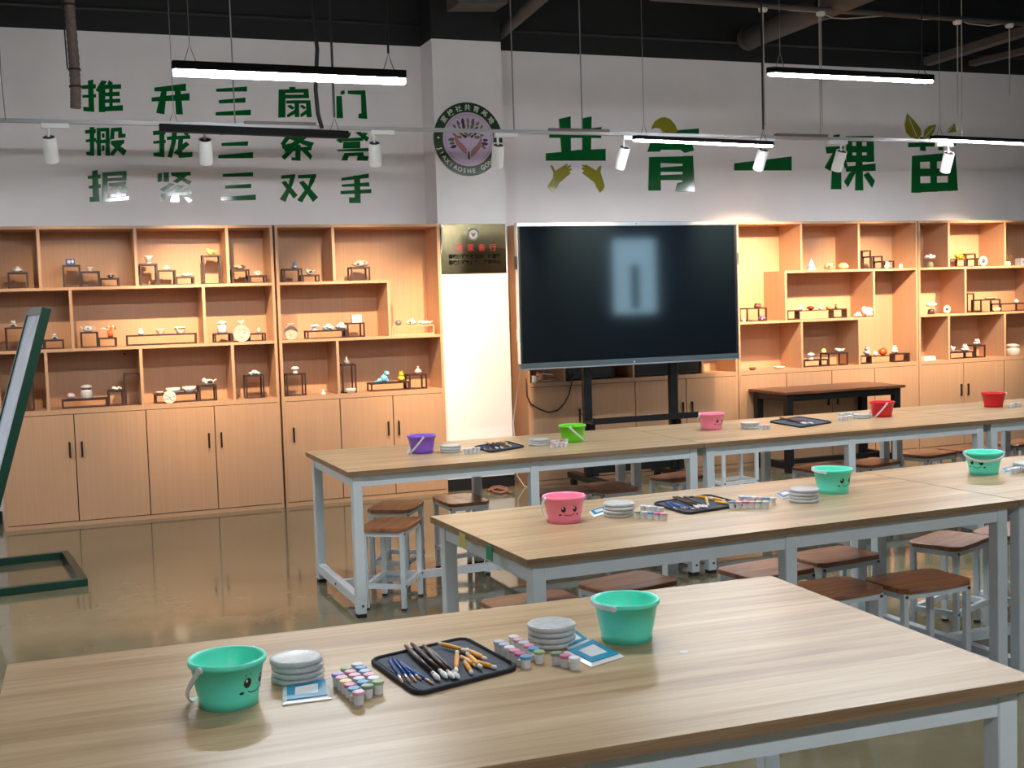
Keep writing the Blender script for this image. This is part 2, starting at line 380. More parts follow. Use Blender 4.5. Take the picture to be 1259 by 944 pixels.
STOOLS = [((481.5, 642), 58, 'brown-seated stool standing in front at the left end of the far table'),
          ((487, 620.5), 58, 'brown-seated stool right behind another at the left end of the far table'),
          ((566, 612.5), 91, 'stool between the far table and the left corner of the middle table'),
          ((655, 738), 4, 'stool under the left end of the middle table, behind its front leg'),
          ((772, 714), 14, 'dark-seated stool seen above the far edge of the nearest table'),
          ((942, 697.5), 8, 'stool just left of the middle table\'s centre leg'),
          ((1024, 681), 8, 'stool just right of the middle table\'s centre leg, farther back'),
          ((1020, 721), 3, 'stool half hidden behind the right corner of the nearest table'),
          ((1128, 711), 3, 'brown-seated stool fully seen right of the nearest table\'s corner'),
          ((1168, 662), 24, 'stool standing farther back under the middle table\'s right end'),
          ((1244, 650), 24, 'stool farthest right beneath the middle row, behind the table leg'),
          ((690, 602), 6, 'dark-seated stool under the far table, below the lime green bucket'),
          ((836, 584), 20, 'stool left of the pair of legs under the far row'),
          ((900, 543), 5, 'stool showing only its white legs right of the far row\'s paired legs'),
          ((1012, 573), 10, 'stool left of the centre leg of the far row\'s second table'),
          ((1072, 567), 14, 'stool right of the centre leg of the far row\'s second table'),
          ((1141, 556), 14, 'stool second from right under the far row\'s second table'),
          ((1187, 550), 10, 'rightmost stool under the far row\'s second table'),
          ((1252, 543), 8, 'stool under the far row at the right edge of the photo'),
          ((750, 597), 90, 'dark stool close beside another under the far table')]
st0 = make_stool()
for i, (p, rz, lb) in enumerate(STOOLS):
    o = st0 if i == 0 else copy_tree(st0)
    q = AZ(p[0], p[1], .43); o.location = (q.x, q.y, 0); o.rotation_euler.z = math.radians(rz)
    tag(o, lb, 'stool', 'wooden-seated stools around the tables')

# ------------------------------------------------------------------ dark low table
bt = empty('dark_table', (4.89, -.315, 0), 0, 'dark low table with reddish brown top in front of the cabinet', 'table')
MB().box((-.64, -.295, .69), (.64, .295, .715)).build('tabletop', REDWOOD, bt, bevel=.004)
for x in (-.60, .54):
    for y in (-.27, .21):
        B((x, y, 0), (x+.065, y+.065, .69)).build('leg', BLACKMETAL, bt, bevel=.004)
    B((x+.01, -.205, .03), (x+.055, .21, .09)).build('foot_rail', BLACKMETAL, bt)
for y in (-.262, .225): B((-.535, y, .63), (.54, y+.035, .69)).build('apron', BLACKMETAL, bt)
for x in (-.595, .555): B((x, -.205, .63), (x+.035, .21, .69)).build('apron', BLACKMETAL, bt)
B((-.545, -.02, .04), (.55, .02, .08)).build('stretcher', BLACKMETAL, bt)

# ------------------------------------------------------------------ screen on its stand
TY = -.68
tv = empty('interactive_screen', (2.765, TY, 1.6), 0, 'large switched-off black screen with silver top edge on a black stand', 'screen')
W2, Hb, Ht = .987, -.565, .585
SCREEN = mat('dark_glass_screen', (.004, .007, .010), .06, spec=.62, coat=0)
B((-W2, 0, Hb), (W2, .055, Ht)).build('housing', BLACKPLASTIC, tv, bevel=.004)
B((-W2+.022, -.004, Hb+.05), (W2-.022, .001, Ht-.03)).build('screen_glass', SCREEN, tv)
B((-W2-.004, -.008, Ht-.028), (W2+.004, .05, Ht+.004)).build('top_bezel', CHROME, tv, bevel=.003)
bz = B((-W2-.004, -.014, Hb-.004), (W2+.004, .05, Hb+.046)).build('bottom_bezel', mat('slate_bezel', (.10, .13, .15), .35, .4), tv, bevel=.004)
B((-W2-.004, -.016, Hb-.004), (W2+.004, -.0135, Hb+.006)).build('bezel_strip', CHROME, bz)
MB().tube([(0, -.0175, Hb+.02), (0, -.013, Hb+.02)], .008, 10).build('power_button', CHROME, bz)
MB().tube([(0.05, -.0095, Ht-.012), (0.05, -.007, Ht-.012)], .005, 8).build('camera_dot', BLACKPLASTIC, tv)
for s in (-1, 1):
    B((s*(W2+.001)-.003, -.006, Hb+.03), (s*(W2+.001)+.003, .05, Ht-.02)).build('side_bezel', CHROME, tv)
    B((s*(W2+.010)-.008, .0, Ht-.36), (s*(W2+.010)+.008, .03, Ht-.26)).build('side_grip', BLACKPLASTIC, tv)
B((-W2-.016, .0, Hb+.22), (-W2-.003, .035, Hb+.32)).build('port_box', WHITEPLASTIC, tv)
B((-.45, .056, -.35), (.45, .11, .35)).build('rear_housing', BLACKPLASTIC, tv)
sd = empty('screen_stand', (2.765, TY+.15, 0), 0, 'black wheeled stand carrying the large screen', 'stand')
cl = AY(722, 490, TY+.15).x-2.765; cr = AY(828, 490, TY+.15).x-2.765
for x in (cl, cr):
    B((x-.035, -.025, .12), (x+.035, .035, 1.75)).build('post', BLACKMETAL, sd, bevel=.006)
    B((x-.045, -.33, .07), (x+.045, .36, .12)).build('foot_beam', BLACKMETAL, sd, bevel=.006)
    MB().bar((x+.05, -.02, .12), (x+.02, -.02, .60), .05, .03).build('brace', BLACKMETAL, sd)
    for y in (-.29, .32):
        MB().tube([(x-.018, y, .035), (x+.018, y, .035)], .035, 14).build('caster', RUBBER, sd)
B((cl-.05, -.20, .565), (cr+.12, .0, .585)).build('tray', BLACKMETAL, sd, bevel=.004)
B((cl-.05, -.205, .565), (cr+.12, -.195, .615)).build('tray_lip', BLACKMETAL, sd)
B((cl-.02, -.01, .14), (cr+.02, .03, .2)).build('cross_beam', BLACKMETAL, sd)
B((cl-.03, -.035, 1.3), (cr+.03, -.027, 1.6)).build('mount_plate', BLACKMETAL, sd)
# things under the screen
CORD = mat('dark_brown_cord', (.05, .022, .018), .5)
pts = [AY(*p, -.02) for p in ((647, 465), (648, 487), (653, 497), (665, 503.5), (675, 507), (686, 504), (694, 496), (700, 484), (703, 470), (704, 458))]
tag(MB().tube(pts, .006, 6).build('power_cord', CORD, smooth=True), 'dark power cord looping below the screen\'s left corner', 'cable')
WHITECORD = mat('white_cord', (.75, .75, .73), .45)
tag(MB().tube([AY(640, 452, TY+.03), AY(638, 470, TY+.2)]+[AY(x, y, -.03) for x, y in ((634, 495), (631, 520), (634, 552), (636, 585))]+[Vector((2.02, -.06, .006)), Vector((2.1, -.12, .006))], .004, 6).build('hanging_cable', WHITECORD, smooth=True), 'thin white cord hanging beside the screen at the pillar', 'cable')
p = AY(656, 466, .12); ad = empty('charger', (p.x, .12, SH3), 0, 'white charger with cord in the cabinet under the screen', 'charger')
B((-.035, -.03, .0), (.035, .03, .055)).build('plug_body', WHITEPLASTIC, ad, bevel=.008)
MB().tube([(.03, 0, .03), (.08, -.02, .07), (.16, -.03, .06), (.22, -.02, .02), (.12, -.05, .01), (.05, -.05, .01)], .005, 6).build('cord', WHITECORD, ad, smooth=True)
for (xa, xb, lb) in ((2.455, 2.93, 'black equipment box in the cabinet, left under the screen'), (3.125, 3.77, 'black equipment box in the cabinet, right under the screen')):
    eb = empty('equipment_box', ((xa+xb)/2, .16, SH3), 0, lb, 'box'); h2 = (xb-xa)/2
    B((-h2, -.14, .008), (h2, .12, .15)).build('case', BLACKPLASTIC, eb, bevel=.004)
    B((-h2+.01, -.143, .03), (h2-.01, -.139, .12)).build('front_panel', mat('smoked_front', (.02, .02, .022), .15), eb)
    for x in (-h2+.03, h2-.03): B((x-.015, -.1, 0), (x+.015, .08, .008)).build('foot', RUBBER, eb)
p = AY(801, 503, TY-.0); cl2 = empty('crumpled_tissue', (p.x, TY, .585), 0, 'small pale scrap lying on the stand\'s tray', 'scrap')
MB().blob((0, 0, .012), (.035, .03, .014), 9, 6, .25, 3).build('paper', mat('pale_scrap', (.5, .5, .48), .7), cl2)
pc = [AZ(x, y, .012) for x, y in ((600, 603), (606, 599), (614, 598), (622, 600), (624, 604), (616, 606), (608, 605), (604, 602), (612, 600), (620, 602), (628, 606))]
tag(MB().tube(pc, .012, 6).build('floor_cable', mat('reddish_cable', (.30, .12, .08), .5), smooth=True), 'reddish cable coil on the floor before the pillar', 'cable')

# ------------------------------------------------------------------ tilted green board on the left
GREENPAINT = mat('dark_green_paint', srgb(18, 62, 48), .3, noise=.06)
gb = empty('tilted_board', (0, 0, 0), 0, 'tilted display board in a dark green frame at the left edge', 'board')
yn, yf = -2.20, -1.235
sl = (.5+1.16)  # x as function of z along the lean
def bx(z): return -1.70-.298*(1.60-z)
nrm = Vector((-1, 0, .298)).normalized(); thk = .032
def board_prism(z0, z1, ya, yb, d0, d1):
    """slab along the lean between heights z0..z1, from ya..yb, d = depth along the face normal"""
    m = MB(); pts = []
    for y in (ya, yb):
        for z, d in ((z0, d0), (z1, d0), (z1, d1), (z0, d1)): pts.append((bx(z)+nrm.x*d, y, z+nrm.z*d))
    return m._add(pts, [(0, 1, 2, 3), (7, 6, 5, 4), (0, 4, 5, 1), (1, 5, 6, 2), (2, 6, 7, 3), (3, 7, 4, 0)])
PANEL = mat('pale_blue_panel', srgb(150, 172, 196), .22, noise=.22, nscale=3)
board_prism(.18, 1.60, yn+.01, yf-.01, -.008, .010).build('panel', PANEL, gb)
for ya, yb in ((yn, yn+.04), (yf-.04, yf)): board_prism(.12, 1.62, ya, yb, -thk, thk*.6).build('side_rail', GREENPAINT, gb, bevel=.003)
board_prism(1.575, 1.62, yn+.04, yf-.04, -thk, thk*.6).build('top_rail', GREENPAINT, gb); board_prism(.14, .18, yn+.04, yf-.04, -thk, thk*.6).build('bottom_rail', GREENPAINT, gb)
for y in (yn+.022, yf-.022): MB().box((-2.75, y-.022, 0), (-1.548, y+.022, .045)).build('base_bar', GREENPAINT, gb, bevel=.003)
MB().box((-1.592, yn+.044, 0), (-1.548, yf-.044, .045)).build('base_bar', GREENPAINT, gb); MB().box((-2.75, yn+.044, 0), (-2.706, yf-.044, .045)).build('base_bar', GREENPAINT, gb)
gb.rotation_euler.z = .095; _p = Vector((-1.548, -2.2, 0)); gb.location = _p-Matrix.Rotation(.095, 3, 'Z') @ _p
for y in (yn+.022, yf-.022): MB().bar((-2.10, y, .04), (-2.10, y, .16), .04).build('base_post', GREENPAINT, gb)
# ------------------------------------------------------------------ lamps
def plan_poly(L, Wd, ch):
    return [(-L/2, -Wd/2+ch), (-L/2+ch, -Wd/2), (L/2-ch, -Wd/2), (L/2, -Wd/2+ch), (L/2, Wd/2-ch), (L/2-ch, Wd/2), (-L/2+ch, Wd/2), (-L/2, Wd/2-ch)]
GLOW = mat('lit_diffuser', (.9, .9, .9), .4, emit=((.93, .97, 1), LAMP))
LAMPBLACK = mat('matt_black_housing', (.004, .004, .005), .7, spec=.15)
UNLIT = mat('unlit_diffuser', (.004, .004, .004), .6, spec=.2)
WIRE = mat('steel_wire', (.30, .30, .31), .4, .5)
def pendant(pa, pb, wide, lit, label, oval, wa, wb, hh=.04, hd=.024):
    """a linear pendant whose underside runs from point pa to pb; wa, wb: wire thickness, negative = black cable"""
    pa, pb = Vector(pa), Vector(pb); d = pb-pa; L = d.length; mid = (pa+pb)/2
    root = empty('linear_pendant_lamp', mid, 0, label, 'lamp', 'linear pendant lamps')
    root.rotation_mode = 'QUATERNION'; root.rotation_quaternion = d.to_track_quat('X', 'Z')
    ch = .03 if oval else .004
    ch = min(ch, wide*.45)
    MB().slab(plan_poly(L, wide, ch), hd, hd+hh).build('housing', LAMPBLACK, root)
    MB().slab(plan_poly(L-.012, wide-.012, ch), 0, hd).build('diffuser', GLOW if lit else UNLIT, root)
    inv = root.rotation_quaternion.inverted()
    for s, wd in ((-1, wa), (1, wb)):
        k = MB(); x = s*(L/2-.09)
        k.tube([(x-.03, 0, hd+hh), (x-.012, 0, hd+hh+.05), (x, 0, hd+hh+.09), (x+.012, 0, hd+hh+.05), (x+.03, 0, hd+hh)], .0022, 5)
        base = Vector((x, 0, hd+hh+.09)); top = root.rotation_quaternion @ base + mid; up = inv @ Vector((top.x, top.y, ZC)) - inv @ mid
        k.tube([base, up], abs(wd), 6)
        k.build('suspension_wire', BLACKPLASTIC if wd < 0 else WIRE, root)
    return root
def pe(x, y, Yp): return AY(x, y, Yp)
LY2 = -3.2
pendant(pe(212, 92.5, LY2), pe(498.5, 103.5, LY2), .062, True, 'lit straight lamp hanging top left above the three rows of characters', False, .002, -.006, .042, .028)
pendant(pe(778, 173, -1.62), pe(951, 180.5, -1.62), .075, True, 'lit lamp hanging between two big wall characters, just above the track', True, .002, -.008, .03, .007)
pendant(pe(943, 92, -3.4), pe(1148, 101.5, -3.4), .075, True, 'lit lamp hanging highest, at the upper right', True, .002, -.005, .034, .008)
pendant(pe(1144, 172.5, -1.62), pe(1144, 172.5, -1.62)+Vector((1.2, 0, -.02)), .075, True, 'lit lamp cut off by the right edge of the photo', True, .002, .002, .03, .007)
pendant(pe(196, 162, -1.55), pe(428, 170.5, -1.55), .055, False, 'unlit black lamp hanging before the second row of characters', False, .002, -.008, .045, .004)
# unseen lamps added beyond the seen ones to light tables and wall
ADDED_LAMPS = [(-1.0, -5.8, 'over the gap left of the middle row'), (2.3, -5.8, 'over the right of the middle row'), (5.7, -3.4, 'over the right end of the far row'), (-4.4, -1.6, 'at the far left near the cabinets'), (-4.4, -3.4, 'over the floor far left'),
        (-3.0, -9.9, 'behind and left of the camera'), (.3, -9.9, 'behind and right of the camera'), (3.6, -9.9, 'far right behind the camera')]
for x, y, lb in ADDED_LAMPS:
    pendant((x, y, 2.83), (x+1.2, y, 2.83), .075, True, 'added lit linear lamp out of view, '+lb, True, .002, .002, .034, .007)

# lighting track with spotlights
RY, RZ = -1.30, 2.80
TRACK = mat('grey_track', (.36, .36, .37), .45, .3)
tr = empty('lighting_track', (0, RY, RZ), 0, 'long grey spotlight track running across before the wall lettering', 'track')
B((-5.5, -.017, -.012), (7.8, .017, .012)).build('rail', TRACK, tr)
for px in (345, 712, 985):
    x = AY(px, 158, RY).x; B((x-.24, -.02, .008), (x+.24, .02, .03)).build('track_joint', mat('brown_joint', (.16, .12, .115), .5), tr)
for px, py in ((289, 152), (632, 160), (716, 162), (1009, 169), (1183, 174), (150, 154), (480, 158)):
    x = AY(px, py, RY).x
    if px in (150, 480): continue
    MB().tube([(x, 0, .01), (x, 0, ZC-RZ)], .0045, 6).build('suspension_wire', WIRE if px < 900 else mat('pale_cord', (.5, .47, .45), .5), tr)
LENS = mat('warm_lens', (1, .8, .6), .3, emit=((1, .78, .55), 25))
SPOTS = [(68, 60, -1.466, 'leftmost white spotlight on the track, beside the hanging hose'), (252, 252, -.558, 'bright white spotlight hanging below the unlit lamp\'s left half'), (470, 460, .717, 'third white spotlight from the left, just left of the pillar'),
         (622, 612, 1.56, 'white spotlight overlapping the round emblem'), (778, 767, 2.308, 'white spotlight between the olive hands and the lit lamp'), (940, 938, 3.6, 'white spotlight under the right end of the low lit lamp'),
         (1030, 1034, 4.42, 'second white spotlight from the right'), (1161, 1166, 5.68, 'rightmost white spotlight, before the leafy character'),
         (None, 6.95, 6.9, 'white spotlight on the track beyond the right edge of the photo')]
def spotlight(xa, xs, tx, label, power, tz=1.38):
    root = empty('track_spotlight', (xs, RY, RZ-.012), 0, label, 'spotlight', 'white cylinder spotlights on the track')
    B((xa-xs-.085, -.018, -.032), (xa-xs+.085, .018, 0)).build('adapter', WHITEPLASTIC, root, bevel=.003)
    MB().tube([(0, 0, -.03), (0, 0, -.085)], .008, 8).build('stem', WHITEPLASTIC, root)
    d = Vector((tx-xs, .1-RY, 1.18-(RZ-.15))).normalized(); d = Vector((d.x, d.y*.62, d.z)).normalized()
    top = Vector((0, -.01, -.085)); q = d.to_track_quat('-Z', 'Y')
    L, r = .168, .0435
    b = MB().lathe([(0, -.012), (r-.006, -.012), (r-.005, 0), (r, .0), (r, -L), (r-.005, -L), (r-.006, -L+.02), (0, -L+.02)], 20)
    ob = b.build('lamp_head', WHITEPLASTIC, root, smooth=False); ob.location = top; ob.rotation_mode = 'QUATERNION'; ob.rotation_quaternion = q
    k = MB().lathe([(0, -.009), (r-.007, -.009), (r-.007, -.006), (0, -.006)], 16).build('vent_cap', BLACKPLASTIC, ob)
    k = MB().lathe([(0, -L+.012), (r-.009, -L+.012), (r-.009, -L+.018), (0, -L+.018)], 16).build('lens', LENS, ob)
    ld = bpy.data.lights.new('spot_beam', 'SPOT'); ld.energy = power; ld.color = (1, .75, .48); ld.spot_size = math.radians(60); ld.spot_blend = 1; ld.shadow_soft_size = .018
    lo = bpy.data.objects.new('spot_beam', ld); COL.objects.link(lo); lo.parent = root
    dl = Vector((tx-xs, .1-RY, tz-(RZ-.25))).normalized()
    lo.location = top+d*(L+.006); lo.rotation_mode = 'QUATERNION'; lo.rotation_quaternion = dl.to_track_quat('-Z', 'Y')
POW = [.2, .95, .7, .75, .5, .45, 1.35, 1.2, 1.3]
AIM = [1.4, 1.4, 1.3, 1.1, 1.3, 1.3, 1.55, 1.3, 1.5]
for (pa, ps, tx, lb), k, tz in zip(SPOTS, POW, AIM):
    if pa is None: spotlight(ps, ps, tx, lb, SPOT*k, tz)
    else: spotlight(AY(pa, 160, RY).x, AY(ps, 172, RY).x, tx, lb, SPOT*k, tz)

# ------------------------------------------------------------------ ceiling services
def pipe(name, pts, r, m, label, cat='pipe', n=10, smooth=True):
    return tag(MB().tube(pts, r, n).build(name, m, smooth=smooth), label, cat)
z = AY(260, 17, .34).z
for a, b, lb in ((X0, PX0, 'thin conduit along the dark beam left of the pillar'), (PX1, X1, 'thin conduit along the dark beam right of the pillar')):
    pipe('conduit', [(a, .37, z), (b, .37, z)], .014, mat('charcoal_conduit', (.035, .035, .036), .6), lb)
a, b = AY(922, 46, .2), AY(1085, -22, -1.9)
dc = empty('round_duct', a, 0, 'fat brownish round duct running up from the wall at upper right', 'duct'); d = b-a
MB().tube([(0, 0, 0), d*.5, d], .105, 20).build('duct_tube', DUCT, dc, smooth=True)
MB().tube([d*-.02, d*.01], .112, 20).build('end_collar', DUCT, dc); MB().tube([d*.62, d*.645], .112, 20).build('strap', BLACKMETAL, dc)
CY = -1.3
ca, cb = AY(800, -2.5, CY), AY(1290, 31, CY)
pipe('ceiling_conduit', [ca, cb], .022, mat('grey_conduit', (.10, .085, .08), .6), 'grey conduit with white roses running along the top right')
for px, py, lb in ((938, 10, 'white ceiling rose, leftmost on the conduit'), (1009, 15, 'white ceiling rose beside the round duct'), (1177, 25.5, 'white ceiling rose second from right on the conduit'), (1241, 29.5, 'white ceiling rose rightmost on the conduit')):
    p = AY(px, py, CY); r = empty('ceiling_rose', p, 0, lb, 'ceiling rose', 'white roses on the conduit')
    MB().lathe([(.028, -.03), (.036, -.02), (.036, 0), (0, .0)], 14).build('cap', WHITEPLASTIC, r, smooth=False)
    MB().tube([(0, 0, -.03), (.0, 0, -.9 if px != 1241 else -.6)], .005, 6).build('cord', mat('pale_cord', (.5, .47, .45), .5), r)
pipe('slack_wire', [AY(x, y, CY) for x, y in ((940, 8), (975, 13), (1009, 15), (1022, 22), (1040, 23), (1080, 20), (1105, 18), (1135, 24), (1160, 23), (1177, 23), (1190, 29), (1215, 32), (1241, 28))], .005, mat('pale_cord', (.5, .47, .45), .5), 'slack pale wire sagging between the white roses', 'wire', 5)
pipe('diagonal_pipe', [AY(614, 42, .3), AY(672, -8, -.9)], .05, DUCT, 'diagonal dark pipe at the ceiling above the pillar')
def beam(pa, pb, w_, h_, lb): return tag(MB().bar(pa, pb, w_, h_).build('ceiling_beam', DUCT), lb, 'beam')
beam(AY(1140, 76, .3), AY(1300, 26, -1.0), .12, .07, 'brownish ceiling beam at the upper right corner')
beam(AY(1195, 78, .3), AY(1320, 48, -.8), .10, .05, 'lower brownish ceiling beam at the upper right corner')
beam(AY(556, 2, -.3), AY(616, 2, -.3), .30, .09, 'short grey beam end at the top above the pillar')
HOSE = mat('brown_hose', (.16, .115, .10), .6, noise=.2, nscale=30)
hp = [Vector((AY(82, -60, -.8).x, -.8, ZC))]+[AY(x, y, -.8) for x, y in ((82, -60), (84, -10), (87, 30), (91, 75), (93, 110), (93, 133))]
hs = empty('hanging_hose', hp[-1], 0, 'brown corrugated hose hanging from the ceiling at upper left', 'hose')
pts = []; rs = []
for i in range(len(hp)-1):
    for k in range(10):
        pts.append(hp[i].lerp(hp[i+1], k/10)-hp[-1]); rs.append(.034+(.003 if k % 2 else 0))
pts.append(Vector((0, 0, 0))); rs.append(.034)
MB().tube(pts, rs, 12).build('hose', HOSE, hs, smooth=True)
for k in (24, 43, 49): MB().tube([pts[k]-Vector((0, 0, .006)), pts[k]+Vector((0, 0, .006))], .041, 14).build('tie', RUBBER, hs)
MB().tube([pts[22]+Vector((-.045, -.02, 0)), pts[43]+Vector((-.045, -.02, 0))], .005, 5).build('cord', RUBBER, hs)
_lw = AY(-2, 40, -1.6)
pipe('loose_wire', [(_lw.x, _lw.y, ZC), _lw, AY(1, 90, -1.6), AY(7, 148, -1.6)], .004, WIRE, 'thin loose wire hanging at the upper left edge', 'wire', 5)
_bc = AY(383, -20, -1.35)
pipe('black_cable', [(_bc.x, _bc.y, ZC), _bc, AY(384, 10, -1.35), AY(390, 60, -1.35), AY(388, 110, -1.35), AY(391, 140, -1.35), AY(396, 158, -1.35)], .014, BLACKPLASTIC, 'thick black cable dropping to the unlit lamp', 'cable', 8)

